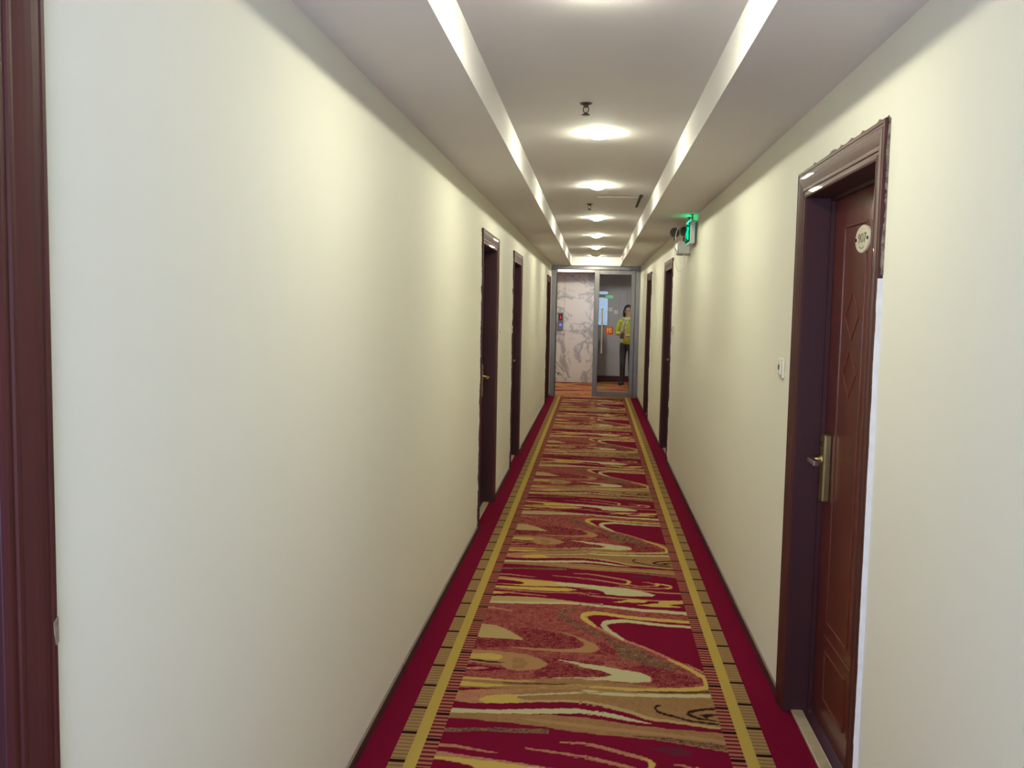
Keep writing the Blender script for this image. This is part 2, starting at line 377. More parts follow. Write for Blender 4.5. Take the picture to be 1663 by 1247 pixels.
CARPET_SHAPES = [
('B',[-573,3519,-337,3534,-143,3549,100,3538,243,3498,355,3481,523,3478,579,3476,556,3322,518,3322,451,3340,372,3361,291,3381,182,3394,98,3397,-97,3422,-137,3439,-213,3445,-271,3456,-358,3458,-433,3473,-564,3465]),
('T',[-246,3496,-235,3492,-219,3488,-202,3484,-187,3480,-179,3478,-174,3477,-165,3475,-140,3472,-90,3465,-24,3456,43,3446,98,3439,134,3434,160,3432,183,3431,210,3428,242,3425,276,3422,312,3418,348,3414,390,3408,435,3402,478,3396,511,3392,533,3390,548,3389,558,3389,565,3389,569,3408,562,3409,552,3410,538,3412,515,3415,482,3421,440,3428,394,3436,352,3442,315,3447,280,3451,246,3455,213,3459,186,3462,163,3464,136,3465,100,3469,45,3476,-23,3486,-90,3495,-140,3502,-165,3504,-175,3503,-179,3501,-187,3500,-203,3500,-220,3501,-235,3502,-246,3502]),
('G',[182,3406,202,3402,230,3397,261,3391,291,3385,317,3380,343,3373,369,3366,398,3359,432,3352,470,3344,505,3338,529,3333,538,3374,513,3378,478,3383,439,3389,404,3395,375,3400,348,3405,321,3409,294,3413,264,3414,232,3414,203,3413,182,3412]),
('G',[-548,3341,-535,3344,-516,3348,-494,3352,-474,3355,-457,3359,-440,3363,-423,3367,-405,3371,-385,3372,-364,3374,-343,3375,-321,3375,-300,3377,-280,3377,-259,3378,-237,3379,-210,3379,-180,3380,-153,3380,-135,3380,-136,3423,-155,3422,-182,3420,-212,3418,-239,3416,-262,3414,-283,3413,-303,3411,-324,3409,-346,3407,-368,3404,-389,3402,-409,3398,-428,3396,-445,3394,-462,3392,-479,3389,-500,3386,-522,3383,-541,3380,-555,3378]),
('K2',[243,3310,288,3332,356,3336,394,3312,387,3266,331,3265,298,3288]),
('P',[-539,3234,-524,3234,-502,3232,-478,3231,-456,3228,-438,3226,-421,3222,-404,3218,-386,3215,-364,3212,-340,3209,-319,3207,-303,3206,-304,3210,-319,3215,-341,3220,-365,3226,-387,3231,-405,3236,-422,3242,-439,3247,-458,3251,-480,3254,-505,3256,-527,3257,-542,3258]),
('P',[-214,5460,-199,5457,-178,5453,-153,5448,-125,5443,-87,5436,-42,5428,-2,5420,20,5415,14,5436,-12,5440,-41,5444,-53,5446,-45,5421,-26,5418,0,5413,26,5407,54,5397,86,5386,118,5374,143,5364,161,5355,175,5348,186,5342,197,5338,209,5336,220,5336,230,5336,236,5336,238,5366,231,5365,222,5364,211,5364,199,5366,188,5369,177,5375,163,5382,145,5390,119,5400,88,5411,55,5423,27,5432,0,5438,-25,5443,-45,5445,-53,5423,-41,5422,-13,5418,13,5415,20,5435,-2,5439,-42,5446,-87,5453,-125,5459,-153,5463,-179,5466,-199,5469,-214,5471]),
('P',[-87,5523,-63,5522,-29,5520,3,5519,20,5518,10,5535,-16,5538,-43,5540,-55,5540,-47,5518,-27,5518,-1,5516,25,5511,54,5501,86,5486,118,5472,145,5459,167,5450,186,5442,202,5435,215,5428,226,5420,234,5411,241,5404,245,5398,249,5427,245,5432,238,5439,229,5448,218,5456,204,5463,188,5470,169,5477,147,5486,119,5498,87,5512,55,5526,26,5536,-1,5541,-27,5542,-47,5541,-55,5519,-43,5519,-16,5518,10,5517,20,5534,3,5533,-29,5532,-63,5532,-87,5532]),
('Y',[205,5447,240,5439,261,5404,249,5366,237,5342,218,5348,233,5390,228,5423]),
('P',[236,5341,247,5335,262,5327,279,5320,297,5316,317,5316,338,5319,359,5323,375,5328,388,5333,397,5339,403,5345,408,5349,408,5367,403,5363,397,5357,388,5351,376,5346,360,5342,339,5337,318,5334,299,5334,281,5339,264,5347,249,5356,238,5362]),
('P',[321,5404,328,5402,339,5401,350,5399,360,5395,368,5390,375,5384,383,5378,389,5372,395,5368,400,5364,405,5361,408,5359,410,5377,407,5380,403,5383,397,5386,392,5390,385,5395,378,5401,370,5407,361,5411,351,5413,340,5413,329,5413,322,5412]),
('Y',[391,5395,423,5373,415,5343,387,5331,401,5363]),
('P',[181,5315,199,5309,224,5301,252,5293,277,5287,298,5284,317,5282,336,5281,353,5280,369,5281,384,5282,398,5284,411,5285,425,5288,438,5291,450,5293,458,5295,459,5318,451,5316,439,5313,426,5309,412,5306,399,5304,385,5301,371,5299,354,5299,337,5299,319,5300,299,5302,278,5305,253,5309,225,5316,200,5322,182,5325]),
('Y',[398,5391,407,5385,420,5378,435,5370,447,5362,456,5356,465,5350,473,5344,479,5338,482,5333,484,5328,485,5340,486,5343,483,5338,479,5333,475,5328,469,5324,462,5320,456,5317,451,5315,450,5291,454,5292,461,5293,468,5295,474,5298,479,5302,484,5307,489,5314,494,5327,495,5348,492,5358,489,5364,484,5368,477,5373,469,5377,460,5382,450,5386,437,5390,422,5395,409,5399,400,5401]),
('P',[150,5291,162,5286,180,5281,199,5275,218,5268,235,5260,252,5252,271,5244,293,5236,323,5228,357,5220,392,5212,424,5207,455,5204,487,5203,514,5203,533,5203,536,5229,516,5229,489,5229,458,5229,427,5232,394,5237,359,5244,325,5251,295,5259,272,5266,254,5273,237,5280,220,5286,200,5290,180,5294,163,5297,151,5298]),
('Y',[-563,5404,-482,5396,-400,5374,-301,5369,-161,5336,21,5314,-51,5320,104,5291,219,5270,312,5227,367,5186,384,5166,364,5142,214,5123,102,5143,93,5188,46,5222,-50,5225,21,5240,-119,5255,-350,5233,-547,5257]),
('W',[-200,5337,21,5314,-51,5320,104,5291,219,5270,312,5227,367,5186,384,5166,364,5142,214,5123,102,5143,93,5188,46,5222,-50,5225,21,5240,-119,5255,-166,5270]),
('P',[-561,5374,-546,5372,-525,5370,-502,5368,-480,5366,-461,5365,-442,5363,-422,5362,-400,5360,-373,5358,-345,5355,-313,5352,-280,5348,-239,5341,-193,5333,-150,5326,-121,5321,-121,5332,-151,5338,-193,5347,-239,5356,-280,5364,-314,5369,-345,5374,-374,5378,-401,5382,-424,5386,-444,5391,-463,5394,-482,5398,-504,5401,-528,5403,-549,5405,-563,5406]),
('R',[-557,5349,-457,5334,-387,5311,-366,5281,-391,5260,-469,5256,-548,5263]),
('Y',[-543,5218,-349,5216,-118,5228,-56,5203,-116,5160,-268,5155,-422,5164,-538,5174]),
('P',[-540,5153,-504,5147,-453,5139,-396,5130,-342,5124,-294,5122,-246,5121,-199,5122,-153,5124,-103,5128,-50,5135,-5,5141,21,5144,17,5167,-10,5165,-38,5162,-49,5141,-30,5140,4,5138,40,5137,65,5136,65,5144,40,5147,4,5151,-30,5155,-48,5159,-38,5143,-10,5145,17,5146,21,5167,-5,5162,-50,5156,-103,5149,-154,5144,-200,5142,-247,5141,-295,5142,-343,5144,-397,5149,-454,5156,-505,5163,-541,5168]),
('Y',[-546,5109,-478,5107,-410,5111,-481,5067,-541,5058]),
('P',[-491,5090,-463,5086,-422,5081,-377,5075,-338,5069,-305,5066,-272,5062,-245,5059,-225,5057,-225,5067,-245,5071,-273,5076,-305,5083,-339,5089,-378,5094,-423,5099,-464,5104,-493,5107]),
('P',[-79,5158,-56,5144,-24,5124,6,5105,19,5094,11,5114,-16,5119,-42,5125,-48,5101,-26,5097,13,5090,59,5082,101,5075,139,5070,176,5067,213,5063,249,5061,281,5058,312,5056,343,5055,377,5055,420,5058,468,5062,512,5067,543,5070,545,5089,514,5087,470,5083,421,5080,379,5078,344,5079,313,5081,283,5083,250,5086,215,5089,178,5093,140,5097,102,5102,60,5108,14,5116,-25,5123,-48,5127,-42,5100,-17,5094,11,5090,24,5111,7,5123,-23,5139,-56,5155,-78,5165]),
('Y',[135,5008,184,5031,219,5061,259,5080,327,5063,345,5034,306,5018,247,5012,218,5020,179,5002]),
('Y',[270,4977,324,4993,359,5013,393,5021,395,5053,446,5081,527,5088,527,5031,470,5014,439,4994,496,4985,516,4968,437,4961,341,4962]),
('R',[337,5053,394,5037,354,5019,305,5011]),
('T2',[-634,5014,-540,5020,-337,5035,-187,5017,-39,4977,89,4965,-45,4961,-44,4915,89,4920,-111,4943,-328,4911,-619,4898]),
('W',[-618,4890,-592,4892,-555,4895,-513,4897,-473,4900,-438,4901,-405,4902,-369,4903,-327,4906,-278,4912,-222,4919,-165,4926,-111,4931,-52,4933,11,4933,63,4932,88,4931,72,4968,23,4967,-27,4967,-46,4927,-19,4922,34,4916,95,4909,147,4901,185,4893,220,4883,254,4874,288,4867,323,4862,358,4860,393,4859,428,4856,466,4852,506,4847,541,4842,566,4838,573,4888,548,4891,512,4897,472,4902,433,4907,398,4909,362,4910,327,4911,291,4913,257,4919,223,4926,188,4934,149,4941,96,4947,35,4954,-18,4960,-43,4963,-27,4929,22,4931,71,4931,90,4969,64,4970,11,4972,-52,4972,-111,4971,-167,4966,-224,4959,-280,4951,-330,4946,-372,4943,-408,4942,-442,4941,-477,4939,-517,4937,-559,4934,-597,4932,-623,4930]),
('M',[-618,4890,-328,4911,-111,4935,89,4924,-45,4922,147,4894,288,4865,428,4852,613,4836,575,4161,543,3898,315,3867,203,3898,88,3912,-27,3915,80,3944,-214,3897,-329,3872,-561,3866,-592,4073,-556,4102]),
('P',[-541,4810,-526,4807,-506,4803,-483,4799,-463,4793,-443,4788,-423,4782,-406,4776,-394,4773,-394,4784,-406,4792,-424,4802,-444,4813,-464,4822,-485,4829,-508,4834,-529,4839,-543,4842]),
('G',[-37,4859,-48,4860,-63,4860,-80,4858,-95,4855,-107,4850,-119,4843,-129,4835,-137,4825,-144,4811,-149,4790,-151,4752,-145,4719,-136,4701,-125,4687,-114,4674,-103,4660,-91,4643,-78,4624,-64,4604,-50,4586,-36,4565,-21,4544,-6,4525,9,4506,26,4486,43,4466,59,4449,70,4436,80,4508,68,4516,52,4529,34,4545,17,4560,2,4577,-13,4595,-28,4614,-42,4633,-56,4655,-69,4678,-82,4700,-94,4721,-105,4740,-115,4756,-123,4769,-126,4777,-124,4767,-125,4751,-122,4758,-118,4771,-111,4785,-102,4799,-92,4812,-78,4822,-62,4831,-47,4838,-36,4845]),
('G',[73,4509,108,4452,145,4396,204,4369,284,4275,360,4175,429,4090,327,4056,291,4102,253,4150,213,4155,153,4190,151,4257,127,4334]),
('R',[0,4737,75,4800,214,4764,374,4738,529,4713,644,4709,575,4161,561,4045,525,4070,418,4192,379,4216,283,4327,188,4400,117,4503,51,4597]),
('W',[594,4672,585,4672,571,4673,552,4675,528,4677,495,4679,455,4682,413,4686,371,4691,331,4700,288,4711,248,4722,213,4727,184,4728,161,4724,141,4718,124,4711,110,4706,98,4700,88,4689,79,4667,75,4630,77,4598,82,4574,89,4552,98,4531,109,4510,121,4489,133,4470,147,4450,162,4429,176,4411,185,4399,192,4430,184,4446,171,4468,157,4494,145,4518,133,4540,123,4563,114,4584,107,4604,103,4619,101,4631,101,4632,101,4624,100,4625,104,4633,113,4642,125,4652,141,4661,160,4670,183,4677,211,4680,245,4677,285,4669,327,4660,367,4653,409,4649,451,4646,491,4643,523,4642,548,4640,566,4640,580,4639,590,4639]),
('P',[178,4411,197,4395,224,4372,253,4346,281,4319,305,4293,329,4265,353,4237,377,4210,403,4180,430,4149,453,4122,469,4106,476,4128,467,4144,458,4159,453,4144,466,4130,487,4106,508,4080,523,4063,527,4078,513,4096,492,4123,471,4149,457,4164,452,4141,461,4125,469,4110,473,4128,459,4143,435,4171,408,4203,382,4234,359,4262,335,4291,311,4319,286,4346,258,4373,228,4400,202,4423,183,4439]),
('Y',[603,4748,592,4750,577,4751,557,4753,531,4756,499,4758,459,4761,418,4765,377,4769,336,4773,295,4778,255,4784,216,4791,178,4801,140,4813,105,4825,76,4832,54,4835,37,4835,24,4832,12,4826,0,4821,-12,4813,-23,4798,-33,4766,-31,4718,-24,4692,-15,4674,-6,4656,7,4635,23,4611,38,4589,48,4576,54,4605,46,4626,32,4655,18,4685,8,4712,1,4732,-4,4749,-5,4754,-4,4736,-6,4730,-2,4741,6,4753,16,4765,27,4773,38,4779,53,4782,74,4783,103,4777,137,4766,174,4755,212,4745,251,4738,291,4732,332,4726,372,4722,413,4718,454,4715,493,4713,526,4711,551,4710,571,4708,587,4707,598,4707]),
('P',[44,4584,57,4566,74,4541,95,4513,115,4485,136,4458,160,4429,181,4403,196,4386,197,4392,183,4413,163,4443,140,4477,119,4508,100,4537,80,4568,62,4595,50,4614]),
('Y',[376,4194,390,4177,409,4154,430,4128,447,4105,461,4085,473,4065,484,4046,493,4029,500,4015,506,4004,510,3994,512,3984,514,3973,514,3961,513,3948,513,3937,512,3927,511,3920,511,3921,510,3918,506,3915,498,3911,487,3906,471,3901,452,3895,431,3889,410,3884,388,3880,365,3877,341,3875,315,3871,285,3866,252,3861,222,3856,201,3852,200,3832,221,3833,251,3835,283,3838,313,3840,338,3841,362,3843,385,3844,407,3847,428,3851,449,3855,468,3860,483,3865,494,3866,502,3866,510,3868,519,3876,527,3894,532,3915,534,3932,535,3948,535,3964,535,3981,533,3999,530,4016,525,4030,520,4041,513,4052,505,4065,495,4081,484,4100,471,4120,456,4140,437,4159,415,4180,395,4199,380,4211]),
('N',[-569,4355,-464,4388,-381,4432,-319,4543,-255,4527,-186,4498,-118,4469,-52,4429,-11,4350,-28,4289,-153,4260,-364,4259,-550,4215]),
('T2',[-575,4566,-460,4552,-385,4482,-316,4391,-308,4362,-374,4364,-549,4368]),
('T',[-187,4523,-97,4485,-8,4411,53,4341,68,4279,23,4236,-110,4229,-278,4236,-373,4261,-237,4259,-69,4269,-19,4299,-6,4351,-52,4429,-128,4491]),
('N',[64,4396,106,4331,155,4257,92,4212,42,4236,68,4302]),
('N',[-265,4165,-190,4153,-66,4138,82,4126,81,4092,-24,4088,-147,4113,-165,4068,-207,4100,-169,4080,-205,4135]),
('T',[-570,4203,-401,4199,-274,4175,-209,4129,-169,4070,-165,4079,-202,4009,-299,3977,-347,3989,-384,4036,-548,4047]),
('B',[-334,4067,-322,4055,-306,4040,-293,4026,-303,4060,-298,4094,-308,4073,-321,4052,-330,4034,-322,3995,-310,3995,-293,4000,-276,4008,-259,4066,-285,4122,-303,4128,-321,4130,-333,4130]),
('Y',[-561,4143,-439,4168,-387,4148,-378,4121,-398,4089,-554,4093]),
('K',[-551,4070,-540,4069,-524,4068,-506,4066,-489,4064,-474,4061,-458,4057,-443,4054,-427,4051,-409,4052,-390,4054,-374,4057,-362,4059,-363,4065,-375,4066,-392,4067,-410,4068,-428,4070,-444,4072,-459,4076,-475,4080,-491,4083,-508,4083,-526,4083,-541,4082,-552,4081]),
('R',[-549,4031,-421,4007,-348,3995,-416,3959,-537,3946]),
('P',[-542,3976,-481,3999,-420,3990,-477,3967,-540,3962]),
('N',[-183,4034,-146,4092,-24,4072,81,4076,-30,4061,70,4028,117,3984,70,3956,-27,3937,-61,3935,-215,3914,-238,3965]),
('W',[-139,4134,-4,4106,-30,4103,70,4085,150,4054,247,4027,284,3992,292,3964,281,3930,203,3910,89,3921,-27,3915,-22,3928,-215,3907,-22,3940,-27,3937,89,3960,119,3984,70,4028,-30,4061,-24,4077]),
('N',[162,4072,260,4127,369,4080,460,4011,512,3955,450,3913,315,3878,288,3920,299,3974,247,4032]),
('B',[-561,3866,-329,3874,-214,3897,80,3944,-27,3913,88,3912,203,3898,315,3867,518,3880,617,3894,562,3505,525,3512,362,3547,259,3565,191,3612,86,3665,-23,3685,77,3664,-18,3686,-199,3659,-415,3624,-560,3615]),
('Y',[518,3927,510,3921,499,3913,485,3905,467,3897,444,3890,416,3884,385,3878,353,3872,316,3867,277,3861,237,3856,201,3852,170,3852,143,3854,116,3857,88,3858,58,3859,26,3860,-3,3860,-26,3860,-37,3860,-40,3859,-44,3858,-59,3854,-92,3846,-136,3835,-180,3824,-209,3816,-208,3803,-179,3809,-135,3818,-91,3828,-58,3834,-43,3837,-40,3838,-37,3837,-26,3837,-3,3836,26,3835,57,3834,87,3832,114,3829,141,3826,169,3823,200,3822,235,3824,275,3828,314,3833,350,3838,382,3843,413,3848,441,3853,464,3859,483,3864,498,3871,509,3877,516,3881]),
('T',[-337,3800,-301,3802,-248,3806,-190,3811,-133,3817,-76,3827,-15,3840,41,3852,79,3861,79,3880,40,3871,-15,3859,-77,3846,-134,3836,-191,3828,-249,3821,-302,3816,-338,3813]),
('Y',[-567,3852,-545,3853,-513,3855,-477,3857,-444,3858,-414,3858,-385,3856,-356,3855,-327,3855,-296,3857,-263,3860,-233,3864,-212,3867,-213,3874,-234,3874,-263,3872,-297,3870,-328,3870,-357,3871,-386,3874,-416,3876,-445,3877,-479,3877,-515,3876,-547,3874,-570,3873]),
('Y',[-563,3827,-517,3829,-400,3821,-304,3811,-415,3784,-556,3778]),
('R',[-553,3763,-452,3770,-350,3781,-486,3743,-548,3730]),
('P',[-556,3685,-527,3716,-485,3740,-394,3761,-251,3770,-261,3745,-406,3705,-434,3658,-414,3621,-469,3617,-549,3642]),
('Y',[-435,3657,-405,3697,-333,3720,-278,3727,-278,3687,-237,3674,-163,3670,-235,3650,-307,3635,-407,3620]),
('T',[-319,3766,-277,3773,-218,3782,-153,3793,-95,3802,-41,3811,12,3821,56,3829,79,3834,67,3849,28,3844,-11,3836,-28,3814,-5,3805,36,3798,83,3792,124,3788,157,3789,189,3792,217,3796,236,3798,237,3813,217,3811,190,3808,158,3805,125,3805,84,3809,37,3816,-4,3823,-23,3827,-11,3818,28,3826,66,3832,79,3851,56,3846,12,3837,-42,3827,-96,3816,-153,3806,-219,3795,-278,3784,-320,3777]),
('K3',[-348,3832,-324,3832,-289,3833,-249,3835,-211,3837,-170,3841,-126,3846,-86,3851,-59,3855,-59,3863,-87,3861,-127,3858,-171,3854,-211,3852,-250,3848,-290,3846,-324,3843,-349,3841]),
('K3',[199,3812,219,3814,248,3816,281,3818,311,3820,339,3822,368,3823,396,3825,423,3827,453,3832,483,3838,510,3843,529,3847,532,3867,512,3864,485,3858,455,3852,425,3847,398,3844,369,3841,341,3838,312,3835,282,3831,249,3827,220,3823,200,3820]),
('W',[-280,3709,-254,3715,-218,3724,-175,3734,-130,3744,-75,3756,-10,3770,47,3783,79,3791,69,3810,31,3807,-10,3803,-28,3780,-7,3774,31,3769,78,3766,123,3764,169,3765,218,3768,266,3772,308,3775,341,3777,368,3780,393,3782,419,3785,449,3789,480,3793,508,3797,527,3800,531,3836,512,3833,484,3829,453,3824,423,3820,397,3817,371,3814,344,3811,311,3808,268,3804,220,3799,170,3796,125,3793,79,3793,32,3795,-6,3797,-22,3797,-9,3783,31,3788,69,3792,78,3809,47,3800,-11,3787,-76,3772,-131,3759,-176,3748,-219,3737,-256,3728,-281,3721]),
('T2',[-271,3649,-245,3653,-206,3658,-164,3664,-127,3669,-97,3672,-69,3676,-44,3677,-18,3677,11,3672,42,3664,67,3657,77,3679,62,3682,27,3687,-7,3693,-23,3695,-11,3662,18,3658,53,3652,84,3643,111,3633,139,3620,165,3607,189,3595,207,3583,222,3571,238,3560,257,3551,279,3546,303,3543,329,3540,360,3535,402,3527,450,3517,496,3508,527,3502,531,3522,500,3529,454,3539,405,3550,364,3558,332,3564,306,3568,283,3572,261,3579,243,3588,229,3600,213,3613,194,3626,170,3639,143,3653,115,3666,87,3677,55,3685,19,3690,-10,3694,-23,3664,-9,3663,26,3658,61,3653,78,3652,69,3683,44,3690,12,3697,-18,3701,-44,3701,-70,3699,-98,3695,-128,3690,-165,3685,-207,3678,-246,3671,-273,3666]),
('K',[314,3705,309,3703,302,3701,295,3697,289,3692,285,3685,282,3674,282,3662,283,3653,285,3644,289,3635,294,3625,303,3616,315,3607,331,3599,348,3591,364,3584,380,3576,395,3567,412,3560,431,3554,456,3550,484,3547,511,3546,530,3545,532,3557,513,3559,487,3561,458,3565,434,3569,415,3576,398,3584,383,3593,368,3601,351,3610,334,3618,319,3626,307,3635,300,3643,297,3652,294,3660,293,3667,292,3671,292,3670,292,3669,293,3671,297,3676,303,3683,310,3689,314,3693]),
('K',[573,3707,559,3705,539,3702,518,3698,500,3694,486,3690,474,3686,464,3682,454,3677,445,3672,436,3668,428,3663,422,3658,417,3652,413,3642,411,3627,412,3618,415,3611,419,3605,424,3599,430,3594,438,3589,447,3585,457,3581,468,3578,482,3576,498,3575,513,3574,523,3573,525,3581,515,3584,500,3587,484,3590,471,3594,461,3599,451,3605,443,3611,437,3617,431,3623,427,3629,425,3634,424,3638,424,3637,423,3631,422,3629,424,3632,429,3637,436,3643,444,3648,453,3654,463,3659,473,3664,484,3669,498,3674,515,3678,537,3682,556,3686,570,3688]),
('K',[457,3626,497,3640,547,3645,501,3614,484,3595,472,3606]),
('R',[-581,3633,-469,3617,-395,3609,-269,3621,-18,3663,77,3642,-23,3657,50,3638,121,3611,190,3575,258,3541,326,3526,427,3509,524,3504,561,3501,557,3474,517,3475,390,3481,289,3494,187,3500,84,3526,-21,3544,76,3526,-69,3563,-192,3548,-369,3540,-561,3514]),
('W',[-569,3558,-372,3564,-195,3596,-35,3621,19,3616,77,3595,-22,3619,67,3606,138,3582,223,3538,277,3518,188,3529,119,3549,49,3572,-21,3583,76,3560,-16,3577,-192,3549,-333,3535,-562,3516]),
]
# ================================================================== THE SETTING
DOORS_L = [(0.17, 1.278), (6.45, 7.55), (8.95, 10.0), (15.30, 16.45)]
DOORS_R = [(2.70, 3.81), (9.80, 10.90), (13.45, 14.52)]
ARCH_W = 0.102
Z_IN = 2.053                       # inner head of door openings
ROUGH = 0.078                      # rough opening starts this far inside the architrave

f = MB(); f.box(-2.45, 2.45, YB - 0.3, 21.1, -0.12, -0.004)
struct('floor', f, M['slab'], 'flat floor slab under the corridor and lobby carpets', 'floor')

def wall_with_doors(x0, x1, doors):
    w = MB(); y = YB - 0.25
    for d0, d1 in doors:
        w.box(x0, x1, y, d0 + ROUGH, -0.004, 2.70)
        w.box(x0, x1, d0 + ROUGH, d1 - ROUGH, Z_IN + 0.024, 2.70)
        y = d1 - ROUGH
    w.box(x0, x1, y, YE + 0.10, -0.004, 2.70)
    return w
struct('wall_left', wall_with_doors(XL - WALL_T, XL, DOORS_L), M['wall'], 'long smooth cream painted wall on the left of the corridor', 'wall')
struct('wall_right', wall_with_doors(XR, XR + WALL_T, DOORS_R), M['wall'], 'cream painted wall with the exit sign on the right of the corridor', 'wall')

m = MB(); m.prism([(8.512, 0.612), (8.506, 0.665), (8.520, 0.712), (8.530, 0.716), (8.514, 0.664), (8.520, 0.612)], XR - 0.0012, XR + 0.001, 'x')
m.build('scuff_mark', M['scuff'], bpy.data.objects['wall_right'])
# wall behind the camera with the daylight window
w = MB()
WX0, WX1, WZ0, WZ1 = -0.74, 0.50, 0.978, 2.285
w.box(XL - WALL_T, XR + WALL_T, YB - 0.25, YB, -0.004, WZ0)
w.box(XL - WALL_T, WX0, YB - 0.25, YB, WZ0, WZ1)
w.box(WX1, XR + WALL_T, YB - 0.25, YB, WZ0, WZ1)
w.box(XL - WALL_T, XR + WALL_T, YB - 0.25, YB, WZ1, 2.70)
struct('wall_back', w, M['wall'], 'cream end wall with the daylight window behind the viewer', 'wall')
win = thing('window_1', 'white framed daylight window with a transom at the end of the corridor', 'window', (0, YB - 0.13, WZ0), kind='structure')
og = (0, YB - 0.13, WZ0); yb0, yb1 = YB - 0.16, YB - 0.10
for a_ in ((WX0, WX1, WZ0, WZ0 + 0.03), (WX0, WX1, WZ1 - 0.03, WZ1), (WX0, WX0 + 0.03, WZ0 + 0.03, WZ1 - 0.03), (WX1 - 0.03, WX1, WZ0 + 0.03, WZ1 - 0.03)):
    MB().cbox(a_[0], a_[1], yb0, yb1, a_[2], a_[3]).build('window_frame', M['frame_white'], win, og)
MB().cbox(WX0 + 0.03, WX1 - 0.03, yb0, yb1, 2.025, 2.15).build('transom_bar', M['frame_white'], win, og)
for z0, z1 in ((WZ0 + 0.03, 2.025), (2.15, WZ1 - 0.03)):
    MB().box(WX0 + 0.03, WX1 - 0.03, YB - 0.132, YB - 0.126, z0, z1).build('pane', M['window_glass'], win, og)

# ceiling: two soffits, raised tray between, closed end
c = MB()
c.box(XL - WALL_T, TL, YB - 0.25, YE + 0.10, HS, 2.74)
c.box(TR, XR + WALL_T, YB - 0.25, YE + 0.10, HS, 2.74)
c.box(TL, TR, YB - 0.25, 16.87, HT, 2.74)
c.box(TL, TR, 16.87, YE + 0.10, HS, 2.74)
c.box(TL, TR, YB - 0.25, -0.5, HS, HT)
struct('ceiling', c, M['ceiling'], 'off white ceiling with a long raised lighting tray between soffits', 'ceiling')

# skirting: one piece between each pair of doors
def skirting(name, x, sgn, doors, label):
    root = thing(name, label, 'baseboard', (x, 8.0, 0), kind='structure')
    y = YB
    spans = []
    for d0, d1 in doors:
        spans.append((y, d0 - 0.004)); y = d1 + 0.004
    spans.append((y, YE - 0.06))
    for y0, y1 in spans:
        if y1 - y0 < 0.05: continue
        m = MB(); n = max(1, int((y1 - y0) / 2.2))
        for k in range(n):
            a_, b_ = y0 + (y1 - y0) * k / n, y0 + (y1 - y0) * (k + 1) / n - 0.003
            t = 0.011 + random.uniform(-0.001, 0.001)
            p = MB(); p.cbox(min(x, x + sgn * t), max(x, x + sgn * t), a_, b_, 0.0, 0.042, 0.002)
            o = p.build('skirting_board', M['skirt'], root, (x, 8.0, 0))
            p = MB(); p.box(min(x, x + sgn * (t - 0.001)), max(x, x + sgn * (t - 0.001)), a_ + 0.002, b_ - 0.002, 0.0421, 0.0445)
            p.build('worn_top_edge', M['skirt_top'], o, (x, 8.0, 0))  # pale ledge strip, coloured as if catching light
skirting('baseboard_left', XL, 1, DOORS_L, 'low dark brown skirting along the left cream wall')
skirting('baseboard_right', XR, -1, DOORS_R, 'low dark brown skirting along the right cream wall')

# ------------------------------------------------------------------ lobby shell
LX0, LX1, LY1 = -2.2, 2.2, 20.12
w = MB(); w.box(LX0 - 0.2, LX0, YE + 0.1, 21.0, -0.004, 2.74); struct('wall_lobby_left', w, M['grey_wall'], 'grey side wall at the far left of the lift lobby', 'wall')
w = MB(); w.box(LX1, LX1 + 0.2, YE + 0.1, 21.0, -0.004, 2.74); struct('wall_lobby_right', w, M['grey_wall'], 'grey side wall at the far right of the lift lobby', 'wall')
w = MB(); w.box(LX0, XL - WALL_T, YE - 0.1, YE + 0.1, -0.004, 2.74); w.box(XR + WALL_T, LX1, YE - 0.1, YE + 0.1, -0.004, 2.74)
struct('wall_lobby_near', w, M['grey_wall'], 'grey lobby wall on the corridor side of the lift lobby', 'wall')
w = MB(); w.box(0.06, LX1, 20.6, 20.8, -0.004, 2.74); struct('wall_lobby_far', w, M['grey_wall'], 'plain grey wall seen through the glass door behind the woman', 'wall')
w = MB(); w.box(LX0, 0.06, LY1 + 0.02, 20.8, -0.004, 2.74)
mw = struct('wall_elevator', w, M['slab'], 'white grey veined marble wall of the lift lobby', 'wall')
cols = [(-2.2, -1.42, (0.0, 1.122, 2.36)), (-1.42, -0.655, (0.0, 1.122, 1.61, 2.36)), (-0.655, 0.06, (0.0, 1.122, 2.36))]
for x0, x1, zs in cols:
    for z0, z1 in zip(zs[:-1], zs[1:]):
        MB().cbox(x0 + 0.002, x1 - 0.002, LY1 + random.uniform(-0.001, 0.001), LY1 + 0.022, z0 + 0.002, z1 - 0.002, 0.0015).build('marble_slab', M['marble'], mw)
MB().box(LX0, 0.06, LY1, LY1 + 0.02, 2.36, 2.60).build('upper_band', M['ceiling'], mw)
w = MB(); w.cbox(0.062, LX1, 20.585, 20.6, 0.0, 0.13, 0.003); struct('baseboard_lobby', w, M['lobby_base'], 'dark red skirting along the grey lobby wall', 'baseboard')
c = MB(); c.box(LX0, LX1, YE + 0.1, 19.40, 2.52, 2.74); c.box(LX0, LX1, 19.40, 21.0, 2.362, 2.74);
struct('ceiling_lobby', c, M['ceiling'], 'white lobby ceiling with a bright raised strip', 'ceiling')

